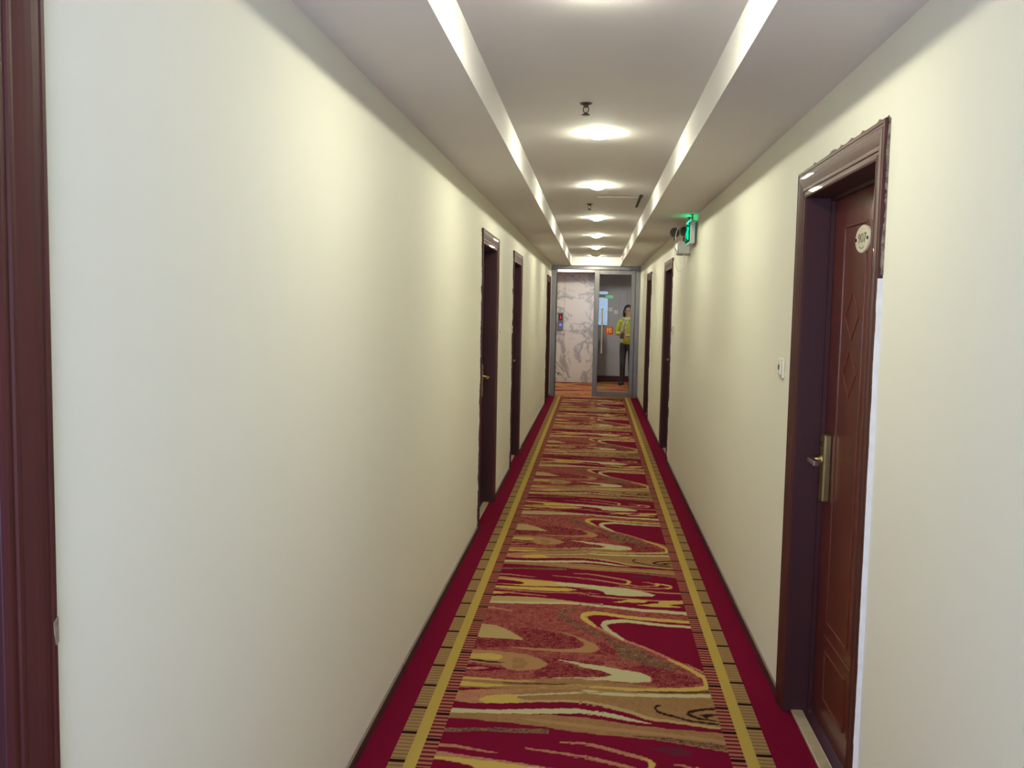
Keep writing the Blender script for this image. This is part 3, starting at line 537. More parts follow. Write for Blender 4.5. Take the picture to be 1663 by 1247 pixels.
# ================================================================== CARPET
CARPET_P = 2.2073
def raster_tile():
    res = 0.004
    xs = np.arange(-0.532, 0.5321, res); ys = np.arange(0, CARPET_P, res)
    X, Y = np.meshgrid(xs, ys)
    idx = np.full(X.shape, 0, np.int16); keys = list(PAL.keys())
    for key, flat in CARPET_SHAPES:
        p = np.array(flat, float).reshape(-1, 2) / 1000.0
        for k in range(-1, 4):
            sh = k * CARPET_P
            y0, y1 = p[:, 1].min() - sh, p[:, 1].max() - sh
            if y1 < 0 or y0 > CARPET_P: continue
            j0, j1 = max(0, int(y0 / res)), min(len(ys), int(y1 / res) + 2)
            i0, i1 = max(0, int((p[:, 0].min() + 0.532) / res)), min(len(xs), int((p[:, 0].max() + 0.532) / res) + 2)
            if j1 <= j0 or i1 <= i0: continue
            gx, gy = X[j0:j1, i0:i1], Y[j0:j1, i0:i1] + sh
            ins = np.zeros(gx.shape, bool)
            q = np.roll(p, -1, 0)
            for (ax, ay), (bx, by) in zip(p, q):
                if ay == by: continue
                cr = ((ay > gy) != (by > gy)) & (gx < (bx - ax) * (gy - ay) / (by - ay) + ax)
                ins ^= cr
            sub = idx[j0:j1, i0:i1]; sub[ins] = keys.index(key)
    pal = np.array([s2l(PAL[k]) for k in keys])
    col = pal[idx]
    # speckled yarn mixes
    rnd = rng.random(idx.shape)
    big = rng.random((idx.shape[0] // 6 + 2, idx.shape[1] // 6 + 2)); big = np.kron(big, np.ones((6, 6)))[:idx.shape[0], :idx.shape[1]]
    def mix(key, a_, b_, amt):
        m_ = idx == keys.index(key)
        t = np.clip((rnd - 0.5) * 0.75 + (big - 0.5) * 0.3 + amt, 0, 1)[..., None]
        blend = np.array(s2l(PAL[a_])) * (1 - t) + np.array(s2l(PAL[b_])) * t
        col[m_] = blend[m_]
    mix('M', 'R', 'P', 0.46); mix('N', 'R', 'T', 0.10); mix('G', 'K2', 'T', 0.35); mix('P', 'P', 'T2', 0.25); mix('K2', 'K2', 'R', 0.4); mix('B', 'B', 'T', 0.3)
    return xs, ys, col
xs_t, ys_t, tile = raster_tile()

OC = (0, 8.0, 0)
carpet = thing('corridor_carpet', 'crimson corridor carpet with tan and gold swirls and gold edge stripes', 'carpet', OC)
def carpet_pattern():
    xg = np.linspace(-0.53, 0.53, 213)
    yg = np.concatenate([np.arange(YB, 2.4, 0.03), np.arange(2.4, 6.0, 0.006), np.arange(6.0, 10.0, 0.011), np.arange(10.0, 16.88, 0.022), [16.88]])
    X, Y = np.meshgrid(xg, yg)
    ii = np.clip(np.round((X + 0.532) / 0.004).astype(int), 0, len(xs_t) - 1)
    jj = np.clip(np.round((Y % CARPET_P) / 0.004).astype(int), 0, len(ys_t) - 1)
    c_ = tile[jj, ii]
    nx, ny = len(xg), len(yg)
    co = np.stack([X, Y - 8.0, np.full(X.shape, 0.0)], -1).reshape(-1, 3)
    a_ = (np.arange(ny - 1)[:, None] * nx + np.arange(nx - 1)[None]).reshape(-1)
    q = np.stack([a_, a_ + 1, a_ + nx + 1, a_ + nx], 1)
    me = bpy.data.meshes.new('swirl_field')
    me.vertices.add(nx * ny); me.vertices.foreach_set('co', co.ravel())
    me.loops.add(q.size); me.loops.foreach_set('vertex_index', q.ravel().astype(np.int32))
    me.polygons.add(len(q)); me.polygons.foreach_set('loop_start', np.arange(0, q.size, 4, dtype=np.int32))
    me.update(calc_edges=True)
    at = me.color_attributes.new('weave', 'FLOAT_COLOR', 'POINT')
    at.data.foreach_set('color', np.concatenate([c_.reshape(-1, 3), np.ones((nx * ny, 1))], 1).astype(np.float32).ravel())
    me.materials.append(M['c_pattern'])
    o = bpy.data.objects.new('swirl_field', me); COL.objects.link(o); o.parent = carpet
    return o
carpet_pattern()
def strip(name, x0, x1, m):
    MB().box(min(x0, x1), max(x0, x1), YB, 16.88, -0.004, 0.0).build(name, m, carpet, OC)
for s, k in ((-1, 'l'), (1, 'r')):
    strip('striped_band', s * 0.53, s * 0.583, M['c_stripe_' + k])
    strip('gold_stripe', s * 0.583, s * 0.628, M['c_gold'])
    strip('ladder_band', s * 0.628, s * 0.684, M['c_ladder_' + k])
    strip('crimson_margin', s * 0.684, (XL + 0.001) if s < 0 else (XR - 0.001), M['c_red'])
# ticks are laid out in world Y: object coordinates are shifted by OC
for nm in ('c_ladder_l', 'c_ladder_r', 'c_stripe_l', 'c_stripe_r'):
    for n in M[nm].node_tree.nodes:
        if n.type == 'MATH' and n.operation == 'SUBTRACT': n.inputs[1].default_value -= OC[1]
lc = MB(); lc.box(XL + 0.001, XR - 0.001, 16.885, YE + 0.101, -0.004, 0.0); lc.box(LX0 + 0.001, LX1 - 0.001, YE + 0.101, LY1 - 0.002, -0.004, 0.0); lc.box(0.062, LX1 - 0.001, LY1 - 0.002, 20.584, -0.004, 0.0)
tag(lc.build('lobby_carpet', M['c_lobby'], None, (0, 18.5, 0)), 'orange red striped carpet in the lobby beyond the glass door', 'carpet')

# ================================================================== DOORS
def ragged(y, x_in, x_out, z0, z1, sgn, n, jit, mat_, parent, org, name='overpaint_strip', th=0.004):
    """strip of smeared paint on the side of an architrave: straight wall edge, ragged free edge"""
    pts = [(x_in, z0), (x_in, z1)]
    zs = [z1] + sorted((random.uniform(z0, z1) for _ in range(n)), reverse=True) + [z0]
    lev = 0.0
    for z in zs:
        lev = 0.75 * lev + random.uniform(-jit, jit) * 0.6 + (random.uniform(-jit, jit) if random.random() < 0.08 else 0)
        off = max(-jit, min(jit, lev))
        pts.append((x_out + sgn * off, z))
    MB().prism(pts, y - th, y, 'y').build(name, mat_, parent, org)

PROFILE = [(0.0, -0.004), (0.0, 0.008), (0.006, 0.012), (0.012, 0.012), (0.014, 0.008), (0.022, 0.008), (0.025, 0.013), (0.031, 0.014), (0.036, 0.013),
           (0.046, 0.017), (0.058, 0.021), (0.070, 0.024), (0.080, 0.025), (0.083, 0.022), (0.089, 0.022), (0.092, 0.025), (0.099, 0.025), (0.102, 0.023), (0.102, -0.004)]
def make_door(n, side, d0, d1, label, number=None, near=False, plaster=True):
    xw = XL if side < 0 else XR
    X = lambda d: xw + side * d          # d > 0 into the wall, d < 0 into the corridor
    org = (xw, (d0 + d1) / 2, 0)
    root = thing('door_%d' % n, label, 'door', org, kind='structure')
    yi0, yi1 = d0 + ARCH_W, d1 - ARCH_W
    # architrave: two legs and a head, mitred
    def piece(corners):
        m = MB(); k = len(PROFILE)
        for t in (0, 1):
            for u, p in PROFILE:
                y, z = corners[t](u); m.v.append((X(-p * 0.62), y, z))
        m.f = [(i, i + 1, k + i + 1, k + i) for i in range(k - 1)] + [(k - 1, 0, k, 2 * k - 1), tuple(range(k)), tuple(range(k, 2 * k))[::-1]]
        m.smooth = [False] * len(m.f)
        m.build('architrave', M['wood'], root, org)
    piece((lambda u: (yi0 - u, 0.0), lambda u: (yi0 - u, Z_IN + u)))
    piece((lambda u: (yi0 - u, Z_IN + u), lambda u: (yi1 + u, Z_IN + u)))
    piece((lambda u: (yi1 + u, Z_IN + u), lambda u: (yi1 + u, 0.0)))
    # jamb lining
    def xb(d_0, d_1): return (min(X(d_0), X(d_1)), max(X(d_0), X(d_1)))
    a0, a1 = xb(0.0, 0.155)
    MB().cbox(a0, a1, yi0 - 0.02, yi0 + 0.001, 0.0, Z_IN, 0.002).build('jamb', M['jamb'], root, org)
    MB().cbox(a0, a1, yi1 - 0.001, yi1 + 0.02, 0.0, Z_IN, 0.002).build('jamb', M['jamb'], root, org)
    MB().cbox(a0, a1, yi0 - 0.02, yi1 + 0.02, Z_IN - 0.001, Z_IN + 0.02, 0.002).build('head_lining', M['jamb'], root, org)
    s0, s1 = xb(0.092, 0.109)
    m = MB(); m.box(s0, s1, yi0, yi0 + 0.012, 0.0, Z_IN - 0.001); m.box(s0, s1, yi1 - 0.012, yi1, 0, Z_IN - 0.001); m.box(s0, s1, yi0, yi1, Z_IN - 0.014, Z_IN - 0.001)
    m.build('door_stop', M['jamb'], root, org)
    t0, t1 = xb(0.028, 0.074)
    MB().cbox(t0, t1, yi0, yi1, -0.003, 0.010, 0.003).build('threshold', M['stone'], root, org)
    t0, t1 = xb(0.075, 0.155)
    MB().box(t0, t1, yi0, yi1, -0.003, 0.006).build('sill_board', M['jamb'], root, org)
    t0, t1 = xb(-0.001, 0.027)
    MB().box(t0, t1, yi0, yi1, -0.003, 0.0).build('carpet_return', M['c_red'], root, org)
    # leaf
    l0, l1 = xb(0.11, 0.15)
    leaf = MB().cbox(l0, l1, yi0 + 0.003, yi1 - 0.003, 0.014, Z_IN - 0.003, 0.002).build('leaf', M['leaf'], root, org)
    xf = X(0.1095)
    def ridge(pts, r=0.006, closed=True, name='moulding'):
        p = [(xf, y, z) for y, z in pts]
        if closed: p = p + [p[0]]
        m = MB()
        for q0, q1 in zip(p[:-1], p[1:]): m.tube([q0, q1], r, 6)
        m.build(name, M['ridge'], leaf, org)
    yc = (yi0 + yi1) / 2; w2 = (yi1 - yi0)
    cy = (yi0 + 0.29 * w2, yi0 + 0.66 * w2)
    for yy in cy:
        h = 0.155 * w2
        ridge([(yy - h, 0.43), (yy - h, 1.925), (yy + h, 1.925), (yy + h, 0.43)], 0.0045)
        ridge([(yy - h, 0.13), (yy - h, 0.315), (yy + h, 0.315), (yy + h, 0.13)], 0.006)
        for zc in (1.60, 1.395):
            ridge([(yy, zc + 0.085), (yy + 0.085, zc), (yy, zc - 0.085), (yy - 0.085, zc)], 0.003, name='diamond_moulding')
    ridge([(yi0 + 0.12 * w2, 0.372), (yi1 - 0.16 * w2, 0.372)], 0.005, False)
    # lock
    yk = yi1 - 0.083
    k0, k1 = xb(0.082, 0.111)
    lock = MB().cbox(k0, k1, yk - 0.034, yk + 0.034, 0.885, 1.145, 0.006).build('lock_plate', M['brass'], root, org)
    tag(lock, 'antique brass lock plate')
    MB().lathe((X(0.083), yk + 0.004, 1.105), [(0.011, 0), (0.011, -0.003 * side), (0.007, -0.004 * side)], 'x', 14).build('key_hole', M['black'], lock, org)
    MB().lathe((X(0.082), yk, 1.045), [(0.019, 0), (0.019, -0.006 * side), (0.012, -0.010 * side), (0.010, -0.040 * side)], 'x', 16).build('rosette', M['brass'], lock, org)
    v0, v1 = xb(0.028, 0.050)
    MB().cbox(v0, v1, yk - 0.105, yk + 0.016, 1.034, 1.056, 0.005).build('lever_handle', M['chrome'] if near else M['gold'], lock, org)
    if number:
        pc = (X(0.106), yi0 + 0.545 * w2, 1.866)
        pm = MB().lathe((X(0.110), pc[1], pc[2]), [(0.048, 0), (0.048, -0.006 * side), (0.045, -0.009 * side), (0.040, -0.008 * side)], 'x', 40)
        pm.v = [(vx, pc[1] + (vy - pc[1]) * 1.75, vz) for vx, vy, vz in pm.v]      # oval, wider than tall
        pt = pm.build('number_plate', M['plate'], root, org)
        tag(pt, 'oval cream enamel plate numbered 907')
        # facing -x for the right wall: reading direction is +y -> -y
        text_mesh('room_number', number, 0.046, M['plate_ink'], pt, org, ((0, -side, 0), (0, 0, 1), (-side, 0, 0)), (X(0.110) - side * 0.0086, pc[1], pc[2] + 0.002), 0.0006, 1.45)
        for dy in (-0.068, 0.068):
            MB().lathe((X(0.1015), pc[1] + dy, pc[2]), [(0.0062, 0), (0.0062, -0.0026 * side)], 'x', 10).build('screw', M['black'], pt, org)
        arc = [(X(0.1013), pc[1] + 0.030 * math.sin(t), pc[2] - 0.020 - 0.012 * math.cos(t)) for t in [i * 0.2 - 1.0 for i in range(11)]]
        MB().tube(arc, 0.0012, 5).build('plate_mark', M['plate_ink'], pt, org)
    # paint and filler along the edge nearest the viewer
    if plaster:
        if near:
            ragged(d0, X(0.001), X(-0.0145), 0.0, 1.71, -side, 110, 0.0009, M['plaster'], root, org)
            ragged(d0, X(0.001), X(-0.005), 1.72, Z_IN + 0.10, -side, 60, 0.004, M['grime'], root, org, 'grimy_filler')
            pts = [(yi0 - 0.09, Z_IN + 0.100)] + [(yi0 - 0.09 + (yi1 - yi0 + 0.18) * k / 26, Z_IN + 0.104 + random.choice((0, 0.001, 0.003, 0.006, 0.012))) for k in range(27)] + [(yi1 + 0.09, Z_IN + 0.100)]
            MB().prism(pts, X(0.001), X(-0.004), 'x').build('grimy_filler', M['grime'], root, org)
        else:
            ragged(d0, X(0.001), X(-0.004), 0.06, Z_IN + 0.07, -side, 120, 0.0035, M['plaster'], root, org)
    return root

make_door(1, -1, *DOORS_L[0], 'dark mahogany door casing filling the left edge of the view', plaster=False)
make_door(2, -1, *DOORS_L[1], 'recessed dark door with a brass lock, nearer one of the left pair')
make_door(3, -1, *DOORS_L[2], 'recessed dark door on the left, farther one of the pair')
make_door(4, -1, *DOORS_L[3], 'dark door on the left right beside the steel door frame')
make_door(5, 1, *DOORS_R[0], 'red brown panelled door numbered 907 in the right wall', number='907', near=True)
make_door(6, 1, *DOORS_R[1], 'dark recessed door in the right wall just beyond the exit sign')
make_door(7, 1, *DOORS_R[2], 'dark recessed door on the right, farthest one beside the steel frame')
# chip of pale filler on the foreground casing
m = MB(); m.prism([(1.266, 1.132), (1.2775, 1.138), (1.2785, 1.100), (1.271, 1.096), (1.268, 1.112)], XL + 0.0154, XL + 0.0164, 'x')
d1o = bpy.data.objects['door_1']; m.build('filler_chip', M['grime'], d1o, d1o.location)

# ================================================================== WALL PLATES
def card_plate(side, y, z, label):
    xw = XL if side < 0 else XR; s = -side; org = (xw, y, z)
    t = thing('doorbell_plate', label, 'switch', org, 'small white wall plates beside the doors')
    X = lambda d: xw + s * d
    b_ = lambda a_, c_: (min(X(a_), X(c_)), max(X(a_), X(c_)))
    x0, x1 = b_(0, 0.011)
    MB().cbox(x0, x1, y - 0.043, y + 0.043, z - 0.043, z + 0.043, 0.004).build('plate', M['white_plastic'], t, org)
    x0, x1 = b_(0.011, 0.017)
    MB().cbox(x0, x1, y - 0.028, y + 0.028, z - 0.030, z + 0.034, 0.003).build('raised_face', M['white_plastic'], t, org)
    x0, x1 = b_(0.017, 0.0185)
    MB().box(x0, x1, y - 0.008, y + 0.012, z - 0.008, z + 0.012).build('push_button', M['dark_plastic'], t, org)
card_plate(1, 4.02, 1.375, 'small white doorbell plate on the right wall beside door 907')
card_plate(-1, 7.67, 1.40, 'small white plate on the left wall just past the brass lock door')
card_plate(-1, 8.84, 1.395, 'small white plate on the left wall before the second recessed door')
card_plate(1, 9.60, 1.405, 'small white plate on the right wall below the exit sign, beside the dark door')

# ================================================================== CEILING THINGS
def lamp(y, label, lit=True, x=-0.005, zc=HT, on=None, group='round lamps in the ceiling tray', r=0.059, dp=0.029):
    org = (x, y, zc)
    t = thing('ceiling_lamp', label, 'ceiling lamp', org, group)
    MB().lathe((x, y, zc), [(r + 0.006, 0), (r + 0.006, -0.003), (r + 0.002, -0.004)], 'z', 32).build('base_ring', M['lamp_ring'], t, org)
    prof = [(r * math.cos(a_), -0.004 - dp * math.sin(a_)) for a_ in [i * math.pi / 2 / 6 for i in range(6)]] + [(0.012, -0.004 - dp)]
    MB().lathe((x, y, zc), prof, 'z', 28).build('glass_dome', (on or M['lamp_on']) if lit else M['lamp_off'], t, org)
    for k in range(2):
        cx = x + (r + 0.005) * (2 * k - 1)
        MB().cbox(cx - 0.009, cx + 0.009, y - 0.006, y + 0.006, zc - 0.020, zc - 0.003, 0.003).build('retaining_clip', M['grey_plastic'], t, org)
lamp(2.73, 'lit round ceiling lamp nearest the viewer, cut off by the top edge')
lamp(5.02, 'lit round ceiling lamp just beyond the nearer sprinkler, largest one fully in view')
lamp(7.12, 'lit round ceiling lamp beside the ceiling access panel, second one fully in view')
lamp(9.60, 'lit round ceiling lamp just beyond the farther sprinkler')
lamp(11.88, 'lit round ceiling lamp, last but one of the lit row')
lamp(14.12, 'lit round ceiling lamp farthest along the row, before the unlit dome')
lamp(15.45, 'unlit round dome lamp near the far end of the ceiling tray', lit=False, r=0.098, dp=0.082)
lamp(16.45, 'lit round ceiling lamp at the very end of the tray, behind the unlit dome')
lamp(18.88, 'lit round ceiling lamp of the lobby above the marble wall', x=-0.55, zc=2.52, on=M['lobby_on'], group='lobby lamps')

lamp(18.75, 'lit round ceiling lamp of the lobby to the right of the person', x=1.30, zc=2.52, on=M['lobby_on'], group='lobby lamps')  # extra lamp out of view, added to brighten the grey lobby wall

def sprinkler(x, y, label):
    org = (x, y, HT)
    t = thing('fire_sprinkler', label, 'sprinkler', org, 'pendant sprinklers in the ceiling tray')
    MB().lathe((x, y, HT), [(0.029, 0), (0.029, -0.0025), (0.020, -0.007), (0.012, -0.009)], 'z', 20).build('escutcheon', M['sprinkler'], t, org)
    MB().lathe((x, y, HT), [(0.011, -0.008), (0.011, -0.018), (0.007, -0.019)], 'z', 12).build('body', M['sprinkler'], t, org)
    for s in (-1, 1):
        MB().tube([(x + s * 0.009, y, HT - 0.016), (x + s * 0.0125, y, HT - 0.026), (x + s * 0.010, y, HT - 0.038), (x, y, HT - 0.046)], 0.0026, 6).build('frame_arm', M['sprinkler'], t, org)
    MB().tube([(x, y, HT - 0.018), (x, y, HT - 0.044)], 0.0018, 6).build('glass_bulb', M['chrome'], t, org)
    MB().lathe((x, y, HT), [(0.006, -0.045), (0.019, -0.0505), (0.019, -0.0525), (0.004, -0.0525)], 'z', 16).build('deflector', M['sprinkler'], t, org)
sprinkler(-0.065, 4.30, 'small dark pendant fire sprinkler nearer the viewer')
sprinkler(-0.072, 8.36, 'small dark pendant fire sprinkler farther along beyond the second lamp')

org = (0.18, 8.2, HT)
t = thing('access_panel', 'rectangular white access panel with a dark gap in the ceiling tray', 'access panel', org)
MB().cbox(0.0, 0.338, 7.80, 8.62, HT - 0.006, HT + 0.001, 0.002).build('panel', M['ceiling'], t, org)
MB().box(0.0, 0.342, 7.782, 7.799, HT - 0.002, HT + 0.001).build('dark_gap', M['gap'], t, org)
MB().box(0.339, 0.362, 7.66, 8.60, HT - 0.002, HT + 0.001).build('dark_gap', M['gap'], t, org)
MB().cbox(0.352, 0.366, 7.66, 7.86, HT - 0.007, HT - 0.002, 0.002).build('loose_trim', M['gap'], t, org)

# ================================================================== EXIT SIGN AND EMERGENCY LIGHT
def running_man(place, m, s):
    """running figure and arrow drawn as thin solid glyph; place maps (u, v) to 3D"""
    def seg(pts, r):
        m.tube([place(u * s, v * s) for u, v in pts], r * s, 6)
    seg([(0.00, 0.60), (-0.10, 0.10)], 0.13)
    seg([(-0.08, 0.12), (0.18, -0.12), (0.10, -0.50)], 0.09)
    seg([(-0.10, 0.10), (-0.22, -0.25), (-0.52, -0.32)], 0.09)
    seg([(0.00, 0.52), (0.28, 0.34), (0.44, 0.46)], 0.075)
    seg([(-0.02, 0.54), (-0.30, 0.46), (-0.36, 0.20)], 0.075)
    seg([(0.06, 0.76), (0.07, 0.88)], 0.12)

org = (0.766, 7.78, 2.145)
sg = thing('exit_sign', 'lit green exit sign hanging edge on from the soffit by the right wall', 'exit sign', org)
MB().cbox(0.746, 0.786, 7.60, 7.96, 2.150, 2.335, 0.006).build('case', M['sign_case'], sg, org)
fc = MB(); fc.cbox(0.7425, 0.7465, 7.615, 7.945, 2.165, 2.320, 0.001); fo = fc.build('lit_face', M['exit_green'], sg, org)
gm = MB(); running_man(lambda u, v: (0.7415, 7.71 - u, 2.232 + v), gm, 0.095); gm.build('running_figure', M['exit_glyph'], fo, org)
gm = MB(); gm.prism([(7.80, 2.228), (7.80, 2.248), (7.87, 2.248), (7.87, 2.268), (7.925, 2.238), (7.87, 2.208), (7.87, 2.228)], 0.7405, 0.7424, 'x'); gm.build('arrow', M['exit_glyph'], fo, org)
MB().box(0.786, 0.7875, 7.64, 7.92, 2.20, 2.29).build('rear_window', M['exit_green'], sg, org)
MB().box(0.747, 0.753, 7.62, 7.94, 2.3345, 2.338).build('led_slot', M['exit_led'], sg, org)
for yy in (7.66, 7.90):
    MB().lathe((0.766, yy, 2.335), [(0.006, 0), (0.006, 0.046), (0.016, 0.047), (0.016, 0.0509)], 'z', 12).build('hanger_rod', M['sprinkler'], sg, org)

org = (XR, 8.22, 2.09)
em = thing('emergency_light', 'white twin head emergency light box with looping cable beside the exit sign', 'emergency light', org)
MB().cbox(0.700, XR - 0.001, 8.10, 8.34, 2.092, 2.205, 0.012).build('battery_case', M['grey_plastic'], em, org)
MB().cbox(0.694, 0.701, 8.13, 8.31, 2.110, 2.190, 0.003).build('front_cover', M['white_plastic'], em, org)
MB().box(0.742, 0.772, 8.097, 8.101, 2.196, 2.204).build('vent_slot', M['black'], em, org)
for (hx, hy) in ((0.676, 8.26), (0.752, 8.14)):
    hd = MB(); hd.lathe((hx, hy, 2.285), [(0.018, 0.045), (0.040, 0.030), (0.046, 0.0), (0.046, -0.012), (0.040, -0.016)], 'y', 20)
    h = hd.build('lamp_head', M['head_grey'], em, org)
    MB().lathe((hx, hy, 2.285), [(0.040, -0.015), (0.036, -0.019), (0.012, -0.021)], 'y', 20).build('lens', M['gap'], h, org)
    MB().tube([(min(hx + 0.01, 0.745), hy + 0.015, 2.200), (hx, hy + 0.015, 2.245)], 0.008, 8).build('neck', M['dark_plastic'], h, org)
cab = [(0.735, 8.08, 2.34), (0.705, 8.07, 2.33), (0.678, 8.07, 2.28), (0.668, 8.07, 2.20), (0.667, 8.07, 2.10), (0.676, 8.07, 2.00), (0.700, 8.07, 1.952), (0.728, 8.07, 1.950), (0.748, 8.08, 1.985), (0.752, 8.09, 2.05), (0.748, 8.11, 2.095)]
def smooth_path(p, n=5):
    p = [Vector(q) for q in p]; out = []
    for i in range(len(p) - 1):
        a_, b_, c_, d_ = p[max(i - 1, 0)], p[i], p[i + 1], p[min(i + 2, len(p) - 1)]
        for k in range(n):
            t_ = k / n
            out.append(0.5 * ((2 * b_) + (c_ - a_) * t_ + (2 * a_ - 5 * b_ + 4 * c_ - d_) * t_ ** 2 + (3 * b_ - a_ - 3 * c_ + d_) * t_ ** 3))
    out.append(p[-1]); return out
MB().tube(smooth_path(cab), 0.0032, 6).build('cable', M['white_plastic'], em, org)
MB().tube(smooth_path([(0.694, 8.098, 2.112), (0.676, 8.09, 2.13), (0.664, 8.08, 2.165), (0.662, 8.08, 2.20)]), 0.003, 6).build('red_wire', mat('dark_red_wire', (90, 30, 24), 0.5), em, org)

# exit sign above the window behind the viewer (seen mirrored in the glass door)
org = (0.517, YB + 0.05, 1.994)
sg = thing('exit_sign', 'green exit sign by the end window, mirrored in the glass door', 'exit sign', org)
MB().cbox(0.372, 0.662, YB + 0.03, YB + 0.055, 1.994, 2.126, 0.004).build('case', M['sign_case'], sg, org)
MB().box(0.380, 0.654, YB + 0.055, YB + 0.058, 2.002, 2.118).build('lit_face', M['exit_back'], sg, org)
MB().box(0.50, 0.53, YB - 0.001, YB + 0.03, 2.03, 2.09).build('bracket', M['sign_case'], sg, org)

# ================================================================== STEEL FRAME AND GLASS DOOR
org = (0, YE + 0.03, 0)
fr = thing('steel_door_frame', 'stainless steel portal frame closing the end of the corridor', 'door frame', org)
y0, y1 = YE - 0.02, YE + 0.09
MB().cbox(XL + 0.001, -0.708, y0, y1, 0.0, 2.315, 0.004).build('post', M['steel'], fr, org)
MB().cbox(0.722, XR - 0.001, y0, y1, 0.0, 2.315, 0.004).build('post', M['steel'], fr, org)
MB().cbox(XL + 0.001, XR - 0.001, y0, y1, 2.315, HS - 0.001, 0.004).build('header', M['steel'], fr, org)
for xx in (-0.708, ):
    MB().box(xx, xx + 0.012, YE + 0.02, YE + 0.06, 0.0, 2.315).build('door_seal', M['gap'], fr, org)  # thin dark strip standing in for shade inside the left post

org = (0.35, YE + 0.04, 0.01)
gd = thing('glass_door', 'framed glass door with long pull handle and red push sticker', 'door', org)
y0, y1 = YE + 0.015, YE + 0.065
for x0, x1 in ((-0.018, 0.071), (0.650, 0.719)):
    MB().cbox(x0, x1, y0, y1, 0.012, 2.312, 0.004).build('stile', M['steel'], gd, org)
MB().cbox(0.071, 0.650, y0, y1, 2.232, 2.312, 0.004).build('top_rail', M['steel'], gd, org)
MB().cbox(0.071, 0.650, y0, y1, 0.012, 0.098, 0.004).build('bottom_rail', M['steel'], gd, org)
MB().box(0.066, 0.655, YE + 0.036, YE + 0.044, 0.094, 2.236).build('pane', M['door_glass'], gd, org)
hn = MB().tube([(0.135, YE - 0.045, 0.80), (0.135, YE - 0.045, 1.60)], 0.014, 12).build('pull_handle', M['champagne'], gd, org)
for z in (0.90, 1.50):
    MB().tube([(0.135, YE - 0.045, z), (0.135, YE + 0.036, z)], 0.009, 10).build('standoff', M['chrome'], hn, org)
for z in (0.795, 1.605):
    MB().lathe((0.135, YE - 0.045, z), [(0.012, -0.012), (0.018, -0.004), (0.018, 0.004), (0.012, 0.012)], 'z', 12).build('end_knob', M['chrome'], hn, org)
stk = MB().cbox(0.208, 0.341, YE + 0.0345, YE + 0.0358, 1.147, 1.279, 0.0004).build('push_sticker', M['red'], gd, org)
tag(stk, 'square red push sticker')
text_mesh('push_character', '\u63a8', 0.118, M['yellow'], stk, org, ((1, 0, 0), (0, 0, 1), (0, -1, 0)), (0.2745, YE + 0.0340, 1.213), 0.0004)

# ================================================================== LOBBY THINGS
org = (-0.738, LY1, 1.12)
ep = thing('lift_call_panel', 'steel lift call panel with red digit and blue lit button', 'call panel', org)
pa = MB().cbox(-0.800, -0.676, LY1 - 0.016, LY1 - 0.0015, 1.12, 1.515, 0.006).build('face_plate', M['steel'], ep, org)
ds = MB().box(-0.775, -0.701, LY1 - 0.018, LY1 - 0.0155, 1.345, 1.480).build('display', M['black'], ep, org)
MB().box(-0.748, -0.726, LY1 - 0.0195, LY1 - 0.0178, 1.372, 1.452).build('digit', M['digit_red'], ds, org)
bt = MB().lathe((-0.738, LY1 - 0.016, 1.245), [(0.036, 0), (0.036, -0.004), (0.030, -0.006)], 'y', 20).build('button_ring', M['chrome'], ep, org)
MB().lathe((-0.738, LY1 - 0.0215, 1.245), [(0.029, 0), (0.029, -0.003)], 'y', 20).build('button', M['button_blue'], bt, org)
tag(MB().cbox(-0.775, -0.735, LY1 - 0.012, LY1 - 0.0012, 0.180, 0.205, 0.004).build('wall_socket', M['black'], None, (-0.755, LY1, 0.19)), 'tiny dark fitting low on the marble wall', 'socket')
for xx, zz, lb in ((0.345, 1.60, 'white switch plate on grey lobby wall, nearer the pull handle'), (0.465, 1.545, 'white switch plate on grey lobby wall, beside the woman')):
    org = (xx, 20.6, zz)
    t = thing('light_switch', lb, 'switch', org, 'switch plates on the grey lobby wall')
    MB().cbox(xx - 0.043, xx + 0.043, 20.588, 20.599, zz - 0.043, zz + 0.043, 0.003).build('plate', M['white_plastic'], t, org)
    MB().cbox(xx - 0.022, xx + 0.022, 20.584, 20.589, zz - 0.026, zz + 0.026, 0.002).build('rocker', M['white_plastic'], t, org)
# ================================================================== PEOPLE
def skin_obj(name, nodes, edges, m, parent, root, sub=2):
    """nodes: key -> ((x, y, z), (rx, ry)); grown with Skin + Subdivision into one continuous surface"""
    keys = list(nodes)
    me = bpy.data.meshes.new(name)
    me.from_pydata([nodes[k][0] for k in keys], [(keys.index(a_), keys.index(b_)) for a_, b_ in edges], [])
    o = bpy.data.objects.new(name, me); COL.objects.link(o); o.parent = parent
    md = o.modifiers.new('skin', 'SKIN'); md.use_smooth_shade = True
    bpy.context.view_layer.update()
    if not me.skin_vertices:
        bm = bmesh.new(); bm.from_mesh(me); bm.verts.layers.skin.verify(); bm.to_mesh(me); bm.free()
    sv = me.skin_vertices[0].data
    for i, k in enumerate(keys):
        r = nodes[k][1]; r = r if isinstance(r, tuple) else (r, r)
        sv[i].radius = r; sv[i].use_root = (k == root)
    o.modifiers.new('sub', 'SUBSURF').levels = sub
    o.modifiers['sub'].render_levels = sub
    me.materials.append(m)
    return o

